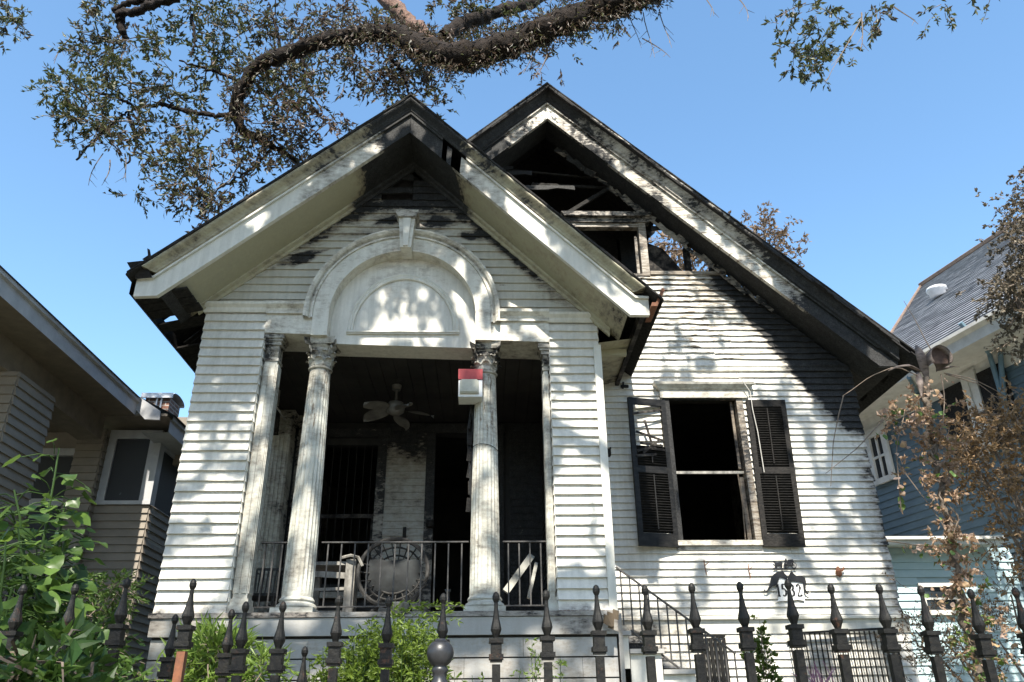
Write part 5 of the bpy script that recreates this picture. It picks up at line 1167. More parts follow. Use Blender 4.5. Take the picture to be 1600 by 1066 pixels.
def bluewin(tl, br, lab, shut=True):
    a = wpt(*tl, .02); c_ = wpt(*br, .02); s0_ = np.dot(a-A, dr); s1_ = np.dot(c_-A, dr); z1, z0 = a[2], c_[2]
    if s1_ < s0_: s0_, s1_ = s1_, s0_
    def bx2(sa, sb, za, zb, o0, o1, nm, m_, par):
        q = MB(); c0_ = (along(sa, .6-o0, za)+along(sb, .6-o1, zb))/2; q.obox(c0_, dr*(sb-sa), nr*(o1-o0), (0, 0, zb-za)); return q.build(nm, m_, par)
    wf_ = bx2(s0_, s1_, z0, z1, .0, .02, 'window', M['glass'], blu); wf_['label'] = lab
    for sa, sb, za, zb in ((s0_-.12, s0_, z0-.1, z1+.15), (s1_, s1_+.12, z0-.1, z1+.15), (s0_, s1_, z1, z1+.15), (s0_-.03, s1_+.03, z0-.1, z0)): bx2(sa, sb, za, zb, .021, .07, 'frame', M['offwhite'], wf_)
    bx2(s0_, s1_, (z0+z1)/2-.02, (z0+z1)/2+.02, .021, .05, 'glazing_bar', M['offwhite'], wf_); bx2((s0_+s1_)/2-.02, (s0_+s1_)/2+.02, z0, z1, .021, .048, 'glazing_bar', M['offwhite'], wf_)
    if shut:
        for sa, sb in ((s0_-.62, s0_-.14), (s1_+.14, s1_+.62)): bx2(sa, sb, z0-.05, z1+.05, .021, .06, 'shutter', M['shutter'], wf_)
bluewin((1515, 596), (1548, 700), 'upper window with dark shutters')
bluewin((1360, 686), (1392, 742), 'small white framed window near the far corner', False)
q = MB(); a = wpt(1548, 560, .12); q.tube([a+np.array([0, 0, .55])+nr*.4, a+np.array([0, 0, .1]), a, a-np.array([0, 0, 5.2])], .04, 8); a = wpt(1535, 520, .3); q.tube([PL(1515, 512, A, nr), PL(1525, 528, A-nr*.1, nr), wpt(1562, 540, .1), wpt(1570, 640, .1)], .04, 8); a = PL(1420, 590, A, nr); q.tube([a, wpt(1432, 612, .1), wpt(1440, 620, .08), wpt(1448, 700, .08)], .035, 8); q.build('downpipe', M['bluepipe'], blu)
# low pale blue addition facing the street
YA = 10.9
an = thing('pale_blue_annex', 'low pale blue clapboard annex with small window behind the right end of the fence', 'annex', (6.2, YA, .2))
tl, tr = P(1372, 868, YA), P(1580, 868, YA); zt = tl[2]; x0, x1 = tl[0], tr[0]
q = MB(); q.box(x0, x1, YA+.012, YA+.10, .2, zt+.1); q.box(x1-.1, x1, YA+.11, YA+3, .2, zt+.1); q.build('wall_core', M['ltblue'], an)
z = zt-.095; wl = P(1440, 918, YA); wr_ = P(1497, 954, YA)
while z > .6:
    if wr_[2]-.08 < z+.1 and z < wl[2]+.05: boardmesh((x0, YA), (wl[0]-.04, YA), (0, -1), z, .106, step=1, t0=.024).build('clapboard', M['ltblue'], an); boardmesh((wr_[0]+.04, YA), (x1, YA), (0, -1), z, .106, step=1, t0=.024).build('clapboard', M['ltblue'], an)
    else: boardmesh((x0, YA), (x1, YA), (0, -1), z, .106, step=1, t0=.024).build('clapboard', M['ltblue'], an)
    z -= .1
q = MB(); q.box(wl[0]-.06, wl[0], YA-.05, YA+.02, wr_[2]-.05, wl[2]+.05); q.box(wr_[0], wr_[0]+.06, YA-.05, YA+.02, wr_[2]-.05, wl[2]+.05); q.box(wl[0], wr_[0], YA-.05, YA+.02, wl[2], wl[2]+.05); q.box(wl[0], wr_[0], YA-.06, YA+.02, wr_[2]-.06, wr_[2]); wf_ = q.build('window', M['offwhite'], an)
q = MB(); q.box(wl[0], wr_[0], YA-.005, YA+.005, wr_[2], wl[2]); q.build('pane', M['glass'], wf_); q = MB(); zz = (wl[2]+wr_[2])/2; q.box(wl[0], wr_[0], YA-.03, YA-.006, zz-.012, zz+.012); q.build('glazing_bar', M['offwhite'], wf_)
q = MB(); e0, e1 = P(1370, 851, YA-.4), P(1572, 856, YA-.4); zr_ = P(1385, 838, YA-.45)[2]
q.grid([[(x0-.2, YA, zt+.1), (e1[0], YA, zt+.1)], [(x0-.2, YA-.4, e0[2]), (e1[0], YA-.4, e0[2])], [(x0-.2, YA-.4, (zr_+e0[2])/2), (e1[0], YA-.4, (zr_+e0[2])/2)], [(x0-.2, YA-.45, (zr_+e0[2])/2+.01), (e1[0], YA-.45, (zr_+e0[2])/2+.01)], [(x0-.2, YA-.45, zr_), (e1[0], YA-.45, zr_)], [(x0-.2, YA+2.0, zr_+.25), (e1[0], YA+2.0, zr_+.25)]]); q.build('roof_edge', M['offwhite'], an)

# ================================================================== OAK
oak = thing('live_oak', 'live oak spreading a mossy dark limb and small leaves over the burnt cottage', 'tree', (6.4, -.5, 0))
def limb(pts, rad, m_='bark', n=10, name='limb', par=oak):
    P3 = resample([list(p_)+[r] for p_, r in zip(pts, rad)], max(6, len(pts)*9))
    k = len(P3); sm = P3.copy()
    for _ in range(3): sm[1:-1] = (sm[:-2]+2*sm[1:-1]+sm[2:])/4
    q = MB(); cen = sm[:, :3]+RNG.normal(0, .012, (k, 3)); rr = sm[:, 3]*(.80 if n > 8 else 1)*(1+RNG.normal(0, .08, k))
    vs = []; N = n
    for i in range(k):
        d = sm[min(i+1, k-1), :3]-sm[max(i-1, 0), :3]; d /= np.linalg.norm(d)+1e-9; x = np.cross(d, (.2, .3, .93)); x /= np.linalg.norm(x); y = np.cross(d, x)
        for j in range(N): a = 2*pi*j/N; vs.append(cen[i]+rr[i]*(1+RNG.normal(0, .11))*(cos(a)*x+sin(a)*y))
    q.add(vs, [(i*N+j, i*N+(j+1) % N, (i+1)*N+(j+1) % N, (i+1)*N+j) for i in range(k-1) for j in range(N)]+[tuple((k-1)*N+j for j in range(N))])
    return q.build(name, M[m_], par, smooth=True), sm
def limb_px(pts, Y0, Y1, rpx, m_='bark', pre=(), prer=(), n=10):
    out = list(pre); rad = list(prer); k = len(pts)
    for i, (x, y) in enumerate(pts):
        Y = Y0+(Y1-Y0)*i/(k-1); p_ = P(x, y, Y); out.append(p_); dist = np.dot(p_-np.array([0, 0, E]), _f); rad.append(rpx[i]/F*dist)
    return limb(out, rad, m_, n)
limb([(6.4, -.5, -.2), (6.3, -.4, .6), (6.2, -.3, 1.8), (5.9, 0, 3.4), (5.6, .4, 5.0)], [.85, .62, .52, .5, .46], 'bark', 14, 'trunk')
lv = Leaves(); tw = MB()
L1 = limb_px([(1040, -28), (960, 5), (850, 48), (780, 75), (722, 92), (668, 80), (620, 52), (560, 52), (500, 64), (440, 88), (402, 100), (382, 128), (364, 160), (372, 196), (386, 212), (428, 226), (468, 254)], 7.6, 9.6,
             [27, 26, 24, 25, 27, 24, 19, 17, 15, 14, 13, 12.5, 12, 10, 7, 5, 3.5], 'bark', [(5.6, .4, 5.0), (5.0, 2.2, 7.3), (3.9, 4.9, 9.2)], [.44, .40, .36], 12)
limb_px([(700, 90), (672, 68), (645, 40), (622, 15), (590, -15), (540, -60)], 8.8, 9.6, [14, 18, 16, 15, 14, 12], 'barkred')
limb_px([(690, 60), (720, 38), (765, 22), (830, 5), (880, -25)], 9.0, 9.6, [14, 13, 12, 11, 10])
limb_px([(362, 182), (330, 180), (285, 172), (250, 163), (215, 168), (190, 180)], 9.5, 9.9, [4.5, 4.5, 4.2, 3.5, 3, 2])
limb_px([(620, 85), (612, 92), (628, 110), (636, 135), (640, 155)], 9.0, 9.2, [5, 4, 4.5, 3, 2])
limb_px([(320, -30), (260, 0), (215, 18), (185, 22), (190, 45), (198, 62)], 9.0, 9.4, [12, 10, 8, 8, 9, 5])
limb_px([(260, -5), (195, 5), (178, 18)], 9.1, 9.4, [7, 6, 6])
for pth, Y in ((((430, 226), (400, 260), (350, 290), (310, 320)), 9.6), (((190, 180), (150, 215), (120, 250)), 9.9), (((200, 178), (215, 225), (200, 255)), 9.9), (((380, 130), (330, 110), (280, 95)), 9.6), (((300, 25), (305, 60), (298, 90)), 9.3), (((440, 85), (430, 40), (420, 5)), 9.4), (((470, 90), (480, 140), (505, 175)), 9.4), (((215, 170), (180, 150), (120, 140)), 9.9)):
    limb([P(x, y, Y) for x, y in pth], [.03, .022, .014, .008][:len(pth)], 'bark', 5, 'branchlet')
MPX = 13.0/F
def cl(px, py, rx, ry, n, tint, Y=9.5, ll=.105, lw=.036, L=.34, out=None, jit=.5, share=.5):
    c_ = P(px, py, Y); k_ = max(1, int(n*1.75/8))
    for _ in range(k_):
        q_ = RNG.normal(0, .5, 3); sc_ = c_+q_*np.array([rx*MPX, jit, ry*MPX*1.15])
        clump(lv, tw, sc_, .17, .17, .11, 8, 10, ll, lw, np.clip(tint+RNG.normal(0, .1), 0, 1), outward=out if out is not None else unit(q_)*.4, L=L*.8, twr=.0045, droop=.25, twigshare=share)
        if share < .9 and RNG.random() < .6: tw.tube([c_, (c_+sc_)/2+RNG.normal(0, .04, 3), sc_], [.012, .009, .005], 4, False)
for a in [(135, 150, 55, 30, 42, .30), (205, 130, 60, 32, 46, .36), (270, 120, 50, 32, 36, .42), (330, 105, 50, 35, 34, .42), (175, 190, 60, 32, 34, .42), (225, 200, 50, 28, 22, .48), (100, 140, 30, 18, 16, .32), (190, 240, 45, 28, 16, .5),
          (285, 260, 38, 26, 28, .52), (330, 235, 48, 36, 36, .56), (375, 255, 45, 36, 38, .62), (430, 195, 45, 36, 44, .66), (480, 220, 38, 28, 32, .72), (305, 305, 30, 26, 22, .5), (335, 325, 24, 16, 12, .5), (420, 135, 55, 36, 48, .5), (480, 160, 40, 30, 36, .64),
          (320, 30, 70, 28, 42, .36), (240, 60, 46, 30, 26, .42), (120, 50, 46, 26, 24, .44), (150, 75, 40, 26, 22, .44), (165, 12, 36, 18, 20, .42), (8, 12, 36, 22, 24, .46), (380, 50, 55, 40, 40, .5), (430, 20, 55, 26, 36, .58), (490, 30, 50, 30, 34, .66), (510, 95, 36, 24, 26, .6), (560, 15, 55, 18, 24, .62),
          (620, 130, 55, 24, 44, .64), (580, 115, 36, 20, 24, .62), (650, 165, 40, 16, 20, .62), (700, 30, 60, 22, 40, .5), (760, 25, 60, 22, 40, .5), (640, 90, 45, 20, 36, .66), (690, 105, 36, 18, 30, .66), (850, 70, 40, 14, 14, .68), (900, 25, 60, 14, 22, .6), (980, 12, 40, 14, 16, .55), (858, 88, 14, 10, 8, .85), (275, 200, 40, 20, 12, .5), (540, 60, 50, 22, 22, .55), (460, 105, 40, 25, 24, .55)]:
    cl(*a)
for a in [(1250, 22, 30, 22, 15), (1275, 60, 26, 22, 14), (1240, 75, 14, 15, 7), (1300, 35, 30, 20, 11), (1340, 15, 40, 18, 13), (1385, 25, 28, 20, 7), (1255, 90, 14, 8, 4), (1290, 95, 12, 7, 4), (1500, 12, 14, 14, 6), (1480, 5, 14, 10, 4)]:
    cl(*a, .34, Y=7.6, ll=.095, lw=.036, L=.26, out=np.array([0, 0, -.5]), jit=.35, share=1.0)
# small ferns and leaves fringing the thick limb
sm = L1[1]
for i in range(len(sm)):
    if sm[i, 1] < 7.6: continue
    for _ in range(46 if i < len(sm)-34 else 16):
        a = RNG.uniform(0, 2*pi); r_ = sm[i, 3]; p_ = sm[i, :3]+np.array([cos(a)*r_*.9, RNG.normal(0, .1), sin(a)*r_*.95]); d = np.array([cos(a), -.3, sin(a)-.5])
        lv.twig(p_, d, .10, 3, .085, .022, .7, .7)
# bare hanging twigs
for px, py, dx, dy, Y in ((940, 20, 4, 45, 8), (985, 15, 12, 60, 7.9), (1010, 20, 8, 70, 7.9), (1035, 15, 10, 60, 7.8), (1005, 60, 40, 30, 7.9), (795, 80, -12, 40, 8.6), (850, 85, -2, 34, 8.4), (830, 70, -10, 45, 8.5), (1340, 30, -45, 100, 7.4), (1350, 20, -10, 60, 7.4), (1400, 10, 30, 28, 7.4), (1260, 5, -40, 20, 7.6), (1105, -5, 6, 30, 7.8), (1150, -5, 20, 34, 7.8), (190, 60, 4, 34, 9.4), (195, 62, -10, 34, 9.4), (160, 240, -20, 50, 9.9), (150, 210, -45, 20, 9.9), (170, 250, -10, 40, 9.9), (190, 240, 12, 45, 9.9), (110, 60, -25, 40, 9.5), (130, 80, -20, 30, 9.5), (200, 62, 14, 20, 9.4), (540, 130, -20, 30, 9.2), (270, 190, 20, 20, 9.9), (240, 200, 16, 24, 9.9)):
    pts = [P(px+dx*t+5*sin(3*t+px), py+dy*t, Y) for t in np.linspace(0, 1, 6)]; tw.tube(pts, [.010, .009, .008, .006, .005, .003], 4, False)
    for k in (2, 3, 4): tw.tube([pts[k], pts[k]+np.array([random.uniform(-.14, .14), 0, -random.uniform(.05, .2)])], [.005, .002], 3, False)
# unseen crown over the street, shaped to cast shade and dapples on the front
def toward_sun(p_, z): t = (z-p_[2])/SUN[2]; return p_+SUN*t
cl2 = Leaves()
# wanted sunlit share by place on the front; crown leaves are cut to it
GAPS = [('e', 640, 470, 95, 55, .64), ('e', 640, 350, 60, 30, .45), ('b', 862, 640, 975, 960, 1.0), ('b', 900, 520, 975, 680, .45), ('b', 235, 690, 360, 960, .5), ('b', 300, 500, 400, 690, .2), ('b', 425, 560, 520, 960, .42), ('b', 735, 560, 790, 800, .4), ('b', 735, 800, 790, 960, .8), ('b', 840, 330, 1040, 500, .72), ('b', 690, 220, 840, 400, .3), ('b', 560, 190, 700, 300, .12), ('b', 240, 960, 500, 1070, .45), ('b', 500, 960, 970, 1070, .7)]
def vno(x, y, seed):
    i, j = np.floor(x), np.floor(y); fx, fy = x-i, y-j; fx = fx*fx*(3-2*fx); fy = fy*fy*(3-2*fy)
    h = lambda a, b_: np.mod(np.sin(a*127.1+b_*311.7+seed*74.7)*43758.5453, 1.0)
    return (h(i, j)*(1-fx)+h(i+1, j)*fx)*(1-fy)+(h(i, j+1)*(1-fx)+h(i+1, j+1)*fx)*fy
def openness(Pn):
    def hit(Y): return Pn+SUN*((Y-Pn[:, 1:2])/SUN[1])
    q7, q8, qg, ql = hit(7.5), hit(8.6), hit(3.8), hit(10.3)
    k = np.where(q7[:, 0] < AP[0], (AP[1]-4.80)/(AP[0]+3.22), 1.0); roofz = AP[1]+.5-k*np.abs(q7[:, 0]-AP[0])
    main = (q7[:, 0] > 1.75) | (q7[:, 2] > roofz)
    q_ = np.where(main[:, None], q8, q7)
    nv = .36*vno(q_[:, 0]*2.1, q_[:, 2]*2.1, 1)+.64*vno(q_[:, 0]*7.0, q_[:, 2]*4.6, 2); nv = np.clip((nv-.5)*1.9+.5, 0, 1)
    d = q_-np.array([0, 0, E]); z_ = d @ _f; x = 800+F*(d @ CR)/z_; y = 533-F*(d @ CU)/z_
    f = np.full(len(Pn), .40)
    for g_ in GAPS[::-1]:
        m_ = ((x-g_[1])/g_[3])**2+((y-g_[2])/g_[4])**2 < 1 if g_[0] == 'e' else (g_[1] < x)&(x < g_[3])&(g_[2] < y)&(y < g_[4])
        f[m_] = g_[5]
    f[main] = np.where(y < 600, .68, np.where(x < 1210, .66, .60))[main]
    f[q_[:, 0] < -3.3] = .05; f[q_[:, 0] > 4.6] = 1.0
    far = hit(9.6); up_ = far[:, 2] > 8.3; f[up_ & (far[:, 0] < -1.0)] = 1.0; f[up_ & (far[:, 0] >= -1.0) & (far[:, 2] > 9.2)] = .6
    low = q7[:, 2] < .1; f[low] = np.where(qg[:, 0] < -1.2, .66, .66)[low]
    slit = (np.abs(ql[:, 0]+4.52) < .26) & (ql[:, 2] > 1.0) & (ql[:, 2] < 4.0); f[slit & (q_[:, 0] < -3.3)] = 1.0
    return nv < f
def sprays(C, npl, ll, lw, Lr):
    """leafy sprays centred on C; leaves that would close one of the gaps are left off"""
    n = len(C); d = unit(RNG.normal(0, 1, (n, 3))*np.array([1, 1, .5])); L_ = RNG.uniform(*Lr, n)
    t = RNG.uniform(-.5, .5, (n, npl)); pos = (C[:, None, :]+d[:, None, :]*(t*L_[:, None])[:, :, None]).reshape(-1, 3); dd = unit(np.repeat(d, npl, 0)+RNG.normal(0, .9, (n*npl, 3)))
    keep = ~openness(pos+dd*ll*.5); pos, dd = pos[keep], dd[keep]; k = len(pos)
    cl2.p.append(pos); cl2.d.append(dd); cl2.l.append(ll*RNG.uniform(.6, 1.25, k)); cl2.w.append(lw*RNG.uniform(.7, 1.25, k)); cl2.t.append(np.clip(.4+RNG.normal(0, .16, k), 0, 1))
def shade(px, py, rx, ry, Y, n):
    sprays(np.array([toward_sun(P(px+RNG.normal(0, .55)*rx, py+RNG.normal(0, .55)*ry, Y), RNG.uniform(9.2, 12.2)) for _ in range(n)]), 10, .10, .05, (.2, .4))
C_ = []
for _ in range(13000):
    p_ = np.array([RNG.uniform(-11, 10), RNG.uniform(-9, 5.2), 0]); rr_ = ((p_[0]+.5)/11)**2+((p_[1]+1.5)/8)**2; p_[2] = RNG.uniform(9.4, 11.0+2.4*max(0, 1-rr_))
    x, y, z_ = proj(p_)
    if z_ > 0 and y > -260 and -400 < x < 2000: continue
    C_.append(p_)
sprays(np.array(C_), 9, .14, .075, (.25, .5))
SH = [(300, 600, 80, 60, 7.5, 190), (330, 430, 110, 60, 6.9, 230), (430, 330, 120, 60, 6.9, 200), (560, 240, 110, 60, 6.9, 150), (270, 780, 60, 110, 7.5, 70), (480, 420, 70, 50, 7.5, 130), (590, 370, 60, 30, 7.5, 60), (800, 430, 70, 60, 7.5, 170), (740, 330, 60, 50, 6.9, 130), (820, 350, 60, 50, 6.9, 110), (520, 500, 45, 35, 7.5, 60), (560, 440, 50, 30, 7.5, 40), (700, 410, 60, 35, 7.5, 50), (420, 510, 60, 25, 7.5, 70), (905, 600, 28, 90, 7.5, 70), (890, 690, 20, 40, 7.5, 30),
      (470, 720, 40, 130, 7.5, 50), (460, 880, 40, 60, 7.5, 36), (758, 640, 24, 80, 7.5, 40), (770, 860, 20, 50, 7.5, 8), (640, 520, 40, 25, 7.5, 30), (640, 200, 60, 40, 6.9, 80), (790, 480, 30, 30, 7.5, 36),
      (1200, 560, 120, 40, 8.7, 40), (1280, 720, 60, 90, 8.7, 60), (1290, 850, 70, 60, 8.7, 60), (1100, 900, 30, 30, 8.7, 20), (1050, 700, 40, 60, 8.7, 26), (1190, 700, 30, 120, 8.5, 70), (1010, 770, 24, 40, 8.5, 20), (1000, 260, 120, 60, 8.3, 40), (1150, 360, 100, 50, 8.3, 40), (820, 240, 60, 60, 8.3, 60),
      (600, 990, 160, 40, 7.5, 60), (330, 1000, 80, 40, 7.5, 70), (850, 1020, 80, 30, 7.5, 14), (1250, 1010, 120, 40, 8.7, 40)]
for a in SH: shade(*a)
sprays(np.array([toward_sun(np.array([RNG.uniform(-9, -4.0), RNG.uniform(6.5, 11), RNG.uniform(2.0, 5)]), RNG.uniform(9, 12.5)) for _ in range(700)]), 12, .12, .06, (.3, .6))
for k, (b0, b1) in enumerate((((5.0, 2.2, 7.3), (-3.0, .5, 11.0)), ((5.6, .4, 5.0), (1.0, -1.5, 10.8)), ((3.0, 1.2, 9.2), (-1.0, 2.8, 10.5)), ((0.5, 1.0, 10.1), (-6.5, -1.0, 11.0)), ((4.9, 1.9, 7.1), (3.4, 1.5, 10.8)))):
    b0, b1 = np.array(b0), np.array(b1); pts = [b0+(b1-b0)*t+np.array([0, .25*sin(5*t+k), .5*sin(pi*t)]) for t in np.linspace(0, 1, 6)]; limb(pts, [.2, .15, .12, .09, .06, .03], 'bark', 7)
lv.build('foliage', M['oakleaf'], oak); cl2.build('unseen_shade_foliage', M['oakleaf'], oak); tw.build('twigs', M['twig'], oak, kind='stuff')

for k, (x, y, h_) in enumerate(((-21, -17, 10), (-11.5, -15.5, 11), (-2, -18, 9.5), (8, -16, 11), (17.5, -17, 10))):  # unseen trees, added to block low sky light from the house front
    rt = thing('added_shade_tree', ('tall leafy tree far left across the street', 'big leafy tree across the street opposite the beige house', 'low leafy tree straight across the street from the burnt cottage', 'tall leafy tree across the street opposite the blue house', 'leafy tree far right across the street')[k], 'tree', (x, y, 0), 'trees across the street')
    l_ = Leaves(); q = MB(); q.tube([(x, y, -.1), (x+.1, y, 1.5), (x-.1, y+.1, 3.5), (x+.2, y, h_*.7)], [.4, .3, .25, .08], 8); q.build('trunk', M['bark'], rt)
    for _ in range(260):
        v_ = rdir(0, 1)*np.array([5.2, 3.6, h_*.42])*RNG.uniform(.5, 1)**.5; l_.twig(np.array([x, y, h_*.55])+v_, rdir(0, .6), .9, 7, .5, .3, .3, .9)
    l_.build('foliage', M['oakleaf'], rt)
# ================================================================== OTHER PLANTS
def bush(name, label, cat, base, clumps, m_, ll, lw, tint, n, npl=9, L=.3, twr=.004, group=None, droop=.2, share=.7, out=None, spread=.8, stems=True, sr=.015):
    r = thing(name, label, cat, base, group); lv = Leaves(); tw = MB()
    for (c_, rx, ry, rz, k) in clumps:
        clump(lv, tw, c_, rx, ry, rz, int(n*k), npl, ll, lw, tint, L=L, twr=twr, droop=droop, twigshare=share, outward=out, spread=spread)
        if stems: tw.tube([np.array(base)+RNG.normal(0, .04, 3)*[1, 1, 0], (np.array(base)+np.array(c_))/2+RNG.normal(0, .1, 3), np.array(c_)], [sr, sr*.7, sr*.35], 5, False)
    lv.build('foliage', m_, r); tw.build('stem', M['twig'], r, kind='stuff'); return r
# dry tree on the right edge
cs = []
for px, py, rx, ry, k in ((1590, 300, 20, 40, .7), (1575, 370, 40, 50, 1), (1590, 440, 45, 50, 1.2), (1570, 470, 35, 35, 1), (1590, 520, 30, 30, .8), (1555, 440, 18, 20, .4), (1610, 380, 40, 80, 1.2), (1620, 280, 30, 40, .6), (1598, 250, 8, 12, .12)):
    c_ = P(px+22, py, 7.6); cs.append((c_, rx/F*8.4, .4, ry/F*9, k))
bush('dry_tree', 'half dead tree with curled grey brown leaves at the right edge over blue house', 'tree', (6.2, 7.6, .3), cs, M['greyleaf'], .055, .03, .4, 115, 9, .16, .004, None, .2, .7, sr=.05)
cs = []
for px, py, rx, ry, k in ((1540, 670, 45, 30, 1.0), (1585, 660, 35, 35, 1.1), (1500, 690, 25, 25, .5), (1560, 730, 50, 35, .9), (1590, 780, 40, 50, .9), (1530, 740, 30, 30, .4), (1600, 850, 30, 60, .7)):
    c_ = P(px, py, 6.6); cs.append((c_, rx/F*7.6, .35, ry/F*7.6, k))
bush('dry_shrub', 'dead orange brown shrub at the right edge below the half dead tree', 'shrub', (5.0, 6.6, .3), cs, M['dryleaf'], .045, .022, .62, 110, 9, .2, .003, None, .1, .8, sr=.03)
cs = []
for px, py, rx, ry, k in ((1470, 1000, 30, 40, .8), (1500, 1030, 40, 30, .8), (1450, 1040, 30, 30, .7), (1560, 1000, 40, 50, 1.0), (1430, 985, 20, 20, .3), (1580, 930, 25, 50, .7)):
    c_ = P(px, py, 7.4); cs.append((c_, rx/F*7.9, .35, ry/F*7.9, k))
bush('twiggy_shrub', 'leafless twiggy brown shrub before the pale blue annex behind the fence', 'shrub', (4.9, 7.4, .3), cs, M['dryleaf'], .035, .014, .3, 75, 7, .24, .0028, None, .0, .8, sr=.02, out=np.array([0, 0, .6]))
# trees behind the burnt roof
cs = []
for px, py, rx, ry, k in ((1195, 360, 12, 20, .5), (1215, 385, 20, 18, .7), (1235, 410, 14, 12, .4), (1180, 352, 16, 10, .3), (1110, 390, 60, 40, 2.4), (1060, 395, 50, 40, 2.2)):
    c_ = P(px, py, 19); cs.append((c_, rx/F*23, .8, ry/F*23, k))
bush('brown_tree', 'brown leaved tree seen through and beyond the burnt main roof', 'tree', (5.5, 19, .3), cs, M['dryleaf'], .13, .06, .35, 60, 10, .5, .01, None, .2, .6, sr=.12)
cs = [(P(392, 730, 17), .9, .6, 1.0, 1.4), (P(400, 690, 17), .9, .6, .8, 1), (P(380, 760, 17), .9, .6, .8, 1.2), (P(420, 740, 17), .9, .6, .8, 1)]
bush('green_tree', 'bright green tree seen through the open left side of the porch', 'tree', (-5.2, 17, .3), cs, M['weedleaf'], .14, .07, .55, 90, 10, .5, .01, None, .2, .6, sr=.12)
# big leaved plant lower left: every large leaf an object of its own
def bigleaf_mesh(kind):
    prof = [(0, .0), (.08, .30), (.22, .46), (.42, .50), (.62, .40), (.80, .27), (1.0, .0)] if kind else [(0, 0), (.05, .34), (.18, .40), (.33, .56), (.45, .40), (.66, .36), (1.0, 0)]
    mb = MB(); rows = []
    for t, w_ in prof:
        rows.append([(w_*s_*.98, t, .10*abs(s_)*w_*2-.18*t*t+.02*sin(9*t+3*s_)) for s_ in (-1, -.5, 0, .5, 1)])
    mb.grid(rows); return mb
BL = []
for kx_ in range(4):
    mb = bigleaf_mesh(kx_ % 2); me = bpy.data.meshes.new('leaf'); v = np.array(mb.v); v[:, 2] += .05*np.sin(v[:, 0]*6+kx_)+.04*np.cos(v[:, 1]*7+kx_*2); me.from_pydata(v.tolist(), [], mb.f); me.materials.append(M['vineleaf'])
    at = me.attributes.new('tint', 'FLOAT', 'POINT'); at.data.foreach_set('value', [min(1, max(0, .15+.25*kx_+.2*abs(q_[0]))) for q_ in mb.v]); me.polygons.foreach_set('use_smooth', [True]*len(me.polygons)); BL.append(me)
def big_leaves(root, spots, size, stemmat):
    o3 = origin(root); stems = MB()
    for (pos, d, sz) in spots:
        o = bpy.data.objects.new('leaf', random.choice(BL)); COL.objects.link(o); o.parent = root
        z_ = Vector(d).normalized(); n_ = Vector((random.gauss(0, .5), random.gauss(-.45, .4), 1.0)).normalized(); x_ = z_.cross(n_).normalized(); n_ = x_.cross(z_)
        m4 = Matrix((x_, z_, n_)).transposed().to_4x4(); m4 = Matrix.Translation(Vector(np.array(pos)-o3)) @ m4 @ Matrix.Scale(sz, 4); o.matrix_local = m4
    return stems
bp = thing('broad_leaved_plant', 'tall plant with broad lobed green leaves at the lower left corner', 'plant', (-2.1, 3.6, .1))
spots = []; stm = MB()
for (sx, sy, tx, ty, Y) in ((60, 1100, 85, 705, 3.9), (30, 1100, 22, 770, 3.7), (85, 1100, 95, 790, 4.0), (10, 1100, 0, 850, 3.4), (70, 1080, 55, 830, 3.6), (80, 1080, 85, 880, 4.1), (40, 1100, 30, 920, 3.4), (60, 1100, 100, 830, 3.9)):
    a, b_ = P(sx, sy, Y), P(tx, ty, Y); pts = [a+(b_-a)*t+np.array([.05*sin(4*t+sx), .05*cos(3*t), 0]) for t in np.linspace(0, 1, 8)]; stm.tube(pts, np.linspace(.011, .004, 8), 6)
    for k in range(37):
        t = RNG.uniform(.12, 1.0)**.75; p_ = a+(b_-a)*t; an_ = RNG.uniform(0, 2*pi); d = np.array([cos(an_), sin(an_)*.8-.25, RNG.uniform(-.45, .25)]); d /= np.linalg.norm(d); pet = RNG.uniform(.05, .17)
        q_ = p_+d*pet+np.array([0, 0, .03]); stm.tube([p_, p_+d*pet*.5+np.array([0, 0, .03]), q_], .0028, 4, False); spots.append((q_, d+np.array([0, 0, -.25]), RNG.uniform(.045, .105)))
big_leaves(bp, spots, .1, None); stm.build('stem', M['weedleaf'], bp)
# undergrowth lower left
cs = [(P(px, py, Y), rx/F*Y*1.05, .25, ry/F*Y*1.05, k) for px, py, rx, ry, k, Y in ((30, 1030, 50, 40, 1.0, 3.6), (100, 1040, 45, 34, 1.0, 4.2), (160, 1060, 24, 20, .6, 5), (100, 985, 20, 30, .4, 5), (40, 985, 34, 30, .6, 4), (20, 1030, 30, 30, .5, 2.15), (90, 1060, 40, 24, .6, 2.2))]
bush('undergrowth_bush', 'tangled dark green undergrowth beneath the broad leaved plant', 'bush', (-2.5, 4.4, .1), cs, M['vineleaf'], .065, .03, .25, 75, 10, .2, .004, None, .3, .8)
cs = [(P(px, py, 6.8), rx/F*7, .2, ry/F*7, k) for px, py, rx, ry, k in ((150, 935, 34, 26, .7), (185, 925, 14, 16, .35), (150, 985, 40, 30, .9))]
bush('hedge_plant', 'small leaved green hedge plant at the foot of the beige house', 'shrub', (-3.6, 6.8, .2), cs, M['weedleaf'], .06, .02, .25, 90, 10, .2, .004, None, .3, .7)
# pale bamboo like clump
cs = [(P(px, py, 5.6), rx/F*6, .15, ry/F*6, k) for px, py, rx, ry, k in ((330, 1040, 30, 28, 1.4), (345, 1015, 22, 16, .7), (315, 1060, 24, 20, .8), (410, 1050, 20, 20, .5))]
bush('grassy_clump', 'clump of sunlit long narrow yellow green leaves behind the gate', 'plant', (-1.95, 5.6, .2), cs, M['weedleaf'], .12, .018, .95, 60, 9, .2, .003, None, .5, .5, out=np.array([0, 0, .6]), spread=.6)
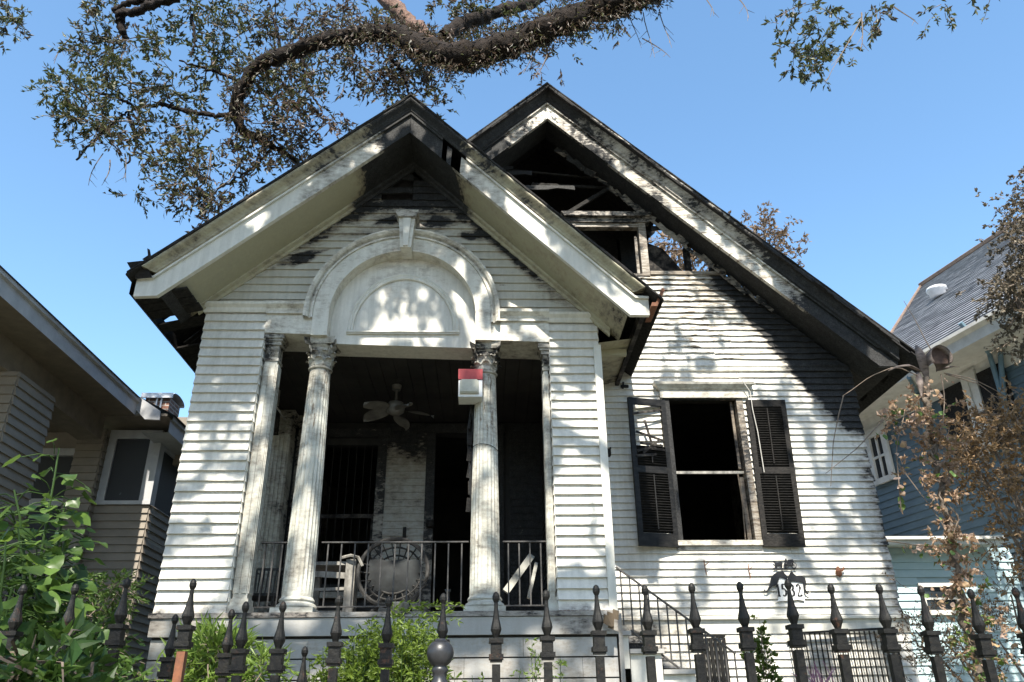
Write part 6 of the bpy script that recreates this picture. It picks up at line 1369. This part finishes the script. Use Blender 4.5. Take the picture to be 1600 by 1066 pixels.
# weeds: upright leafy stems before the porch base
wd = thing('weed_patch', 'tall sunlit weeds growing before the grey porch base', 'weed', (-.9, 6.6, .25)); lv = Leaves(); tw = MB()
def weedstem(lv, tw, px, py, Y, lean=0, ll=.055, lw=.017, tint=.7, n=50, wig=.03):
    top = P(px, py, Y); base = np.array([top[0]+lean, Y+RNG.normal(0, .1), .3]); pts = [base+(top-base)*t+np.array([wig*sin(5*t+px), 0, 0]) for t in np.linspace(0, 1, 8)]; tw.tube(pts, np.linspace(.007, .002, 8), 4, False)
    for k in range(n):
        t = RNG.uniform(.35, 1); p_ = base+(top-base)*t+np.array([wig*sin(5*t+px), 0, 0]); a = RNG.uniform(0, 2*pi); lv.twig(p_, np.array([cos(a), sin(a), .55]), .05+.09*(1-t), 4, ll, lw, tint, .5, .2)
for _ in range(78):
    px = RNG.normal(602, 60); h = 950+abs(px-640)*.42+RNG.uniform(0, 70); weedstem(lv, tw, min(690, max(490, px)), max(945, h), RNG.uniform(6.2, 6.9), RNG.normal(0, .06))
for px, py in ((612, 938), (692, 950), (560, 975), (575, 968), (655, 955)): weedstem(lv, tw, px, py, 6.5)
for _ in range(10): p_ = P(RNG.uniform(610, 680), RNG.uniform(945, 975), 6.6); lv.twig(p_, np.array([1, 0, .2]), .25, 14, .05, .015, .75, .5)
lv.build('foliage', M['weedleaf'], wd); tw.build('stem', M['weedleaf'], wd, kind='stuff')
wd = thing('weed_patch', 'thin weeds growing before the porch base below the right pier', 'weed', (.3, 6.9, .25)); lv = Leaves(); tw = MB()
for px, py in ((836, 1000), (842, 1015), (870, 1030), (880, 1028), (812, 1045), (740, 1055), (760, 1050), (716, 1050), (850, 1040)): weedstem(lv, tw, px, py, 6.9, 0, .05, .016, .7, 22)
lv.build('foliage', M['weedleaf'], wd); tw.build('stem', M['weedleaf'], wd, kind='stuff')
wd = thing('climbing_shrub', 'leafy green and reddish climber between the iron grilles by the house base', 'shrub', (2.75, 8.0, .25)); lv = Leaves(); tw = MB()
for _ in range(9): weedstem(lv, tw, RNG.normal(1195, 16), RNG.uniform(985, 1040), 8.0, 0, .06, .035, .55, 22)
weedstem(lv, tw, 1188, 955, 8.0, 0, .05, .03, .8, 26)
lv.build('foliage', M['weedleaf'], wd); tw.build('stem', M['twig'], wd, kind='stuff')
pt_ = thing('purple_stems', 'bare purple twigs sprouting before the wide iron grille', 'plant', (3.0, 7.8, .3)); q = MB()
for _ in range(16):
    a = P(RNG.normal(1290, 14), 1085, 7.8); b_ = P(RNG.normal(1270, 22), RNG.uniform(1032, 1055), 7.8); q.tube([a, (a+b_)/2+RNG.normal(0, .02, 3), b_], [.008, .006, .003], 4)
q.build('twig', M['purple'], pt_)

# ================================================================== DEAD PALM WITH VINE
YV = 6.4
pal = thing('dead_palm', 'dead palm trunk with curled husks on top before the blue house', 'tree', (P(1470, 850, YV)[0], YV, .3))
pp_ = [P(x, y, YV) for x, y in ((1545, 1150), (1535, 1060), (1505, 960), (1488, 860), (1470, 760), (1450, 660), (1445, 590))]
limb(pp_, [.06, .055, .042, .035, .032, .036, .042], 'palm', 9, 'trunk', pal)
def husk(pts, wd, curl, nm='husk', m_='husk'):
    q = MB(); rows = []; P3 = resample(pts, 9)
    for i, p_ in enumerate(P3):
        t = i/8; w_ = wd*sin(pi*(.15+.8*t))
        rows.append([p_+np.array([w_*sin(a), -w_*curl*cos(a), w_*.4*cos(a)]) for a in np.linspace(-1.5, 1.5, 6)])
    q.grid(rows); q.grid([[p_+np.array([0, .008, .006]) for p_ in r_] for r_ in rows], flip=True); return q.build(nm, M[m_], pal, smooth=True)
c_ = P(1458, 568, YV)
q = MB(); n_ = 20; rim = []; 
for rr, dy in ((.088, -.12), (.098, -.16), (.102, -.10), (.08, .10)): rim.append([(c_[0]+rr*cos(t)*.95, YV+dy, c_[2]+rr*sin(t)*1.1-.0) for t in np.linspace(-.5, pi+.5, n_)])
q.grid(rim); q.build('husk', M['husk'], pal, label='hood shaped husk', smooth=True)
q = MB(); q.add([(c_[0]+.086*cos(t)*.95, YV-.10, c_[2]+.086*sin(t)*1.1) for t in np.linspace(-.5, pi+.5, n_)], [tuple(range(n_))]); q.build('husk_core', M['huskin'], pal)
husk([P(1448, 590, YV), P(1442, 565, YV-.05), P(1436, 548, YV-.05), P(1432, 540, YV)], .045, .5)
husk([P(1442, 582, YV), P(1420, 572, YV-.1), P(1400, 574, YV-.12), P(1388, 580, YV-.1)], .028, .3)
husk([P(1465, 580, YV), P(1485, 574, YV-.1), P(1500, 574, YV-.1)], .022, .3)
husk([P(1435, 583, YV), P(1438, 600, YV-.1), P(1440, 620, YV-.1)], .03, .7)
for pts in (((1440, 590), (1400, 572), (1360, 588), (1330, 610), (1318, 618)), ((1318, 618), (1310, 650), (1302, 690), (1298, 760)), ((1475, 583), (1520, 592), (1560, 612), (1590, 632)), ((1478, 585), (1530, 600), (1562, 625)), ((1470, 585), (1476, 620), (1474, 660), (1466, 720)), ((1462, 560), (1445, 530), (1430, 500), (1412, 470)), ((1385, 650), (1340, 700), (1290, 740)), ((1430, 640), (1400, 650), (1370, 660))):
    q = MB(); P3 = resample([P(x, y, YV-.05) for x, y in pts], 10); q.tube(P3, np.linspace(.006, .0025, 10), 5); q.build('dry_stalk', M['twig'], pal)
vine = thing('dead_vine', 'half dead climbing vine with pink brown leaves wrapped round the palm trunk', 'vine', (P(1500, 960, YV)[0], YV-.08, .3))
VL = []
for k in range(5):
    mb = bigleaf_mesh(1); me = bpy.data.meshes.new('leaf'); v = np.array(mb.v); v[:, 2] += .16*np.sin(v[:, 0]*5+k)+.12*np.cos(v[:, 1]*6+k*2); me.from_pydata(v.tolist(), [], mb.f); me.materials.append(M['driedvine'])
    at = me.attributes.new('tint', 'FLOAT', 'POINT'); at.data.foreach_set('value', [(.08, .4, .6, .8, .95)[k]]*len(mb.v)); me.polygons.foreach_set('use_smooth', [True]*len(me.polygons)); VL.append(me)
o3 = origin(vine); vs_ = MB()
def vleaf(p_, green=.2, sz=(.028, .062)):
    o = bpy.data.objects.new('leaf', VL[0] if random.random() < green else random.choice(VL[1:])); COL.objects.link(o); o.parent = vine
    d = Vector((random.gauss(0, .7), random.gauss(-.4, .5), random.gauss(-.7, .5))).normalized(); n_ = Vector((random.gauss(0, .6), random.gauss(-.7, .4), random.gauss(.5, .5))).normalized(); x_ = d.cross(n_).normalized(); n_ = x_.cross(d)
    o.matrix_local = Matrix.Translation(Vector(np.array(p_)-o3)) @ Matrix((x_, d, n_)).transposed().to_4x4() @ Matrix.Scale(random.uniform(*sz), 4)
vlv = Leaves(); trail = resample(pp_[:-1], 60)
for i, p_ in enumerate(trail):
    vs_.tube([p_+np.array([.06*sin(i*.7), -.06+.03*cos(i*.7), 0]), trail[min(59, i+1)]+np.array([.06*sin((i+1)*.7), -.06+.03*cos((i+1)*.7), 0])], .008, 4, False)
    vleaf(p_+np.array([random.gauss(0, .07), random.gauss(-.09, .05), random.gauss(0, .05)]), .42 if i < 25 else .22); vlv.twig(p_+np.array([random.gauss(0, .06), -.06, 0]), rdir(0, .6), .14, 22, .05, .028, .25 if i < 25 else .5, 1.2)
for px, py, rx, ry, n_ in ((1420, 660, 30, 26, 34), (1400, 640, 14, 20, 10), (1445, 640, 22, 26, 14), (1456, 605, 18, 14, 14), (1408, 740, 5, 60, 18), (1430, 858, 34, 7, 16), (1475, 856, 14, 8, 8), (1490, 845, 22, 12, 10), (1480, 930, 26, 22, 16), (1560, 1010, 16, 30, 12), (1440, 720, 18, 20, 8), (1505, 900, 18, 30, 14), (1405, 690, 8, 30, 10)):
    for _ in range(int(n_*.9)): vleaf(P(px+random.gauss(0, .6)*rx, py+random.gauss(0, .6)*ry, YV-.05+random.gauss(0, .06)), .15)
for pts in (((1448, 640), (1415, 640), (1400, 700), (1408, 800)), ((1500, 880), (1470, 855), (1430, 852), (1385, 845)), ((1450, 660), (1420, 670), (1390, 650)), ((1400, 720), (1460, 800), (1480, 830))):
    vs_.tube(resample([P(x, y, YV-.06) for x, y in pts], 12), .005, 4, False)
for px, py, rx, ry, n_ in ((1448, 615, 26, 22, 9), (1425, 655, 34, 26, 12), (1455, 690, 24, 30, 9), (1480, 850, 30, 16, 8), (1500, 930, 26, 40, 10), (1405, 650, 16, 20, 4), (1555, 1010, 20, 36, 8), (1440, 740, 26, 30, 7)):
    for _ in range(n_): vlv.twig(P(px+random.gauss(0, .6)*rx, py+random.gauss(0, .6)*ry, YV-.05+random.gauss(0, .08)), rdir(-.2, .6), .2, 16, .045, .026, .5, 1.1)
vlv.build('small_leaves', M['driedvine'], vine); vs_.build('stem', M['twig'], vine)
# dry litter caught on the fence by the right pier
q = MB(); c_ = P(950, 960, 7.35)
for _ in range(7): a = c_+RNG.normal(0, .03, 3); q.add([a, a+[.05, 0, -.02], a+[.04, -.02, -.10], a+[-.01, -.01, -.08]], [(0, 1, 2, 3)])
props(q.build('dried_leaf_cluster', M['dryleaf'], None, loc=c_), 'curled dry leaf cluster hanging at the bottom corner of the right pier', 'leaf')
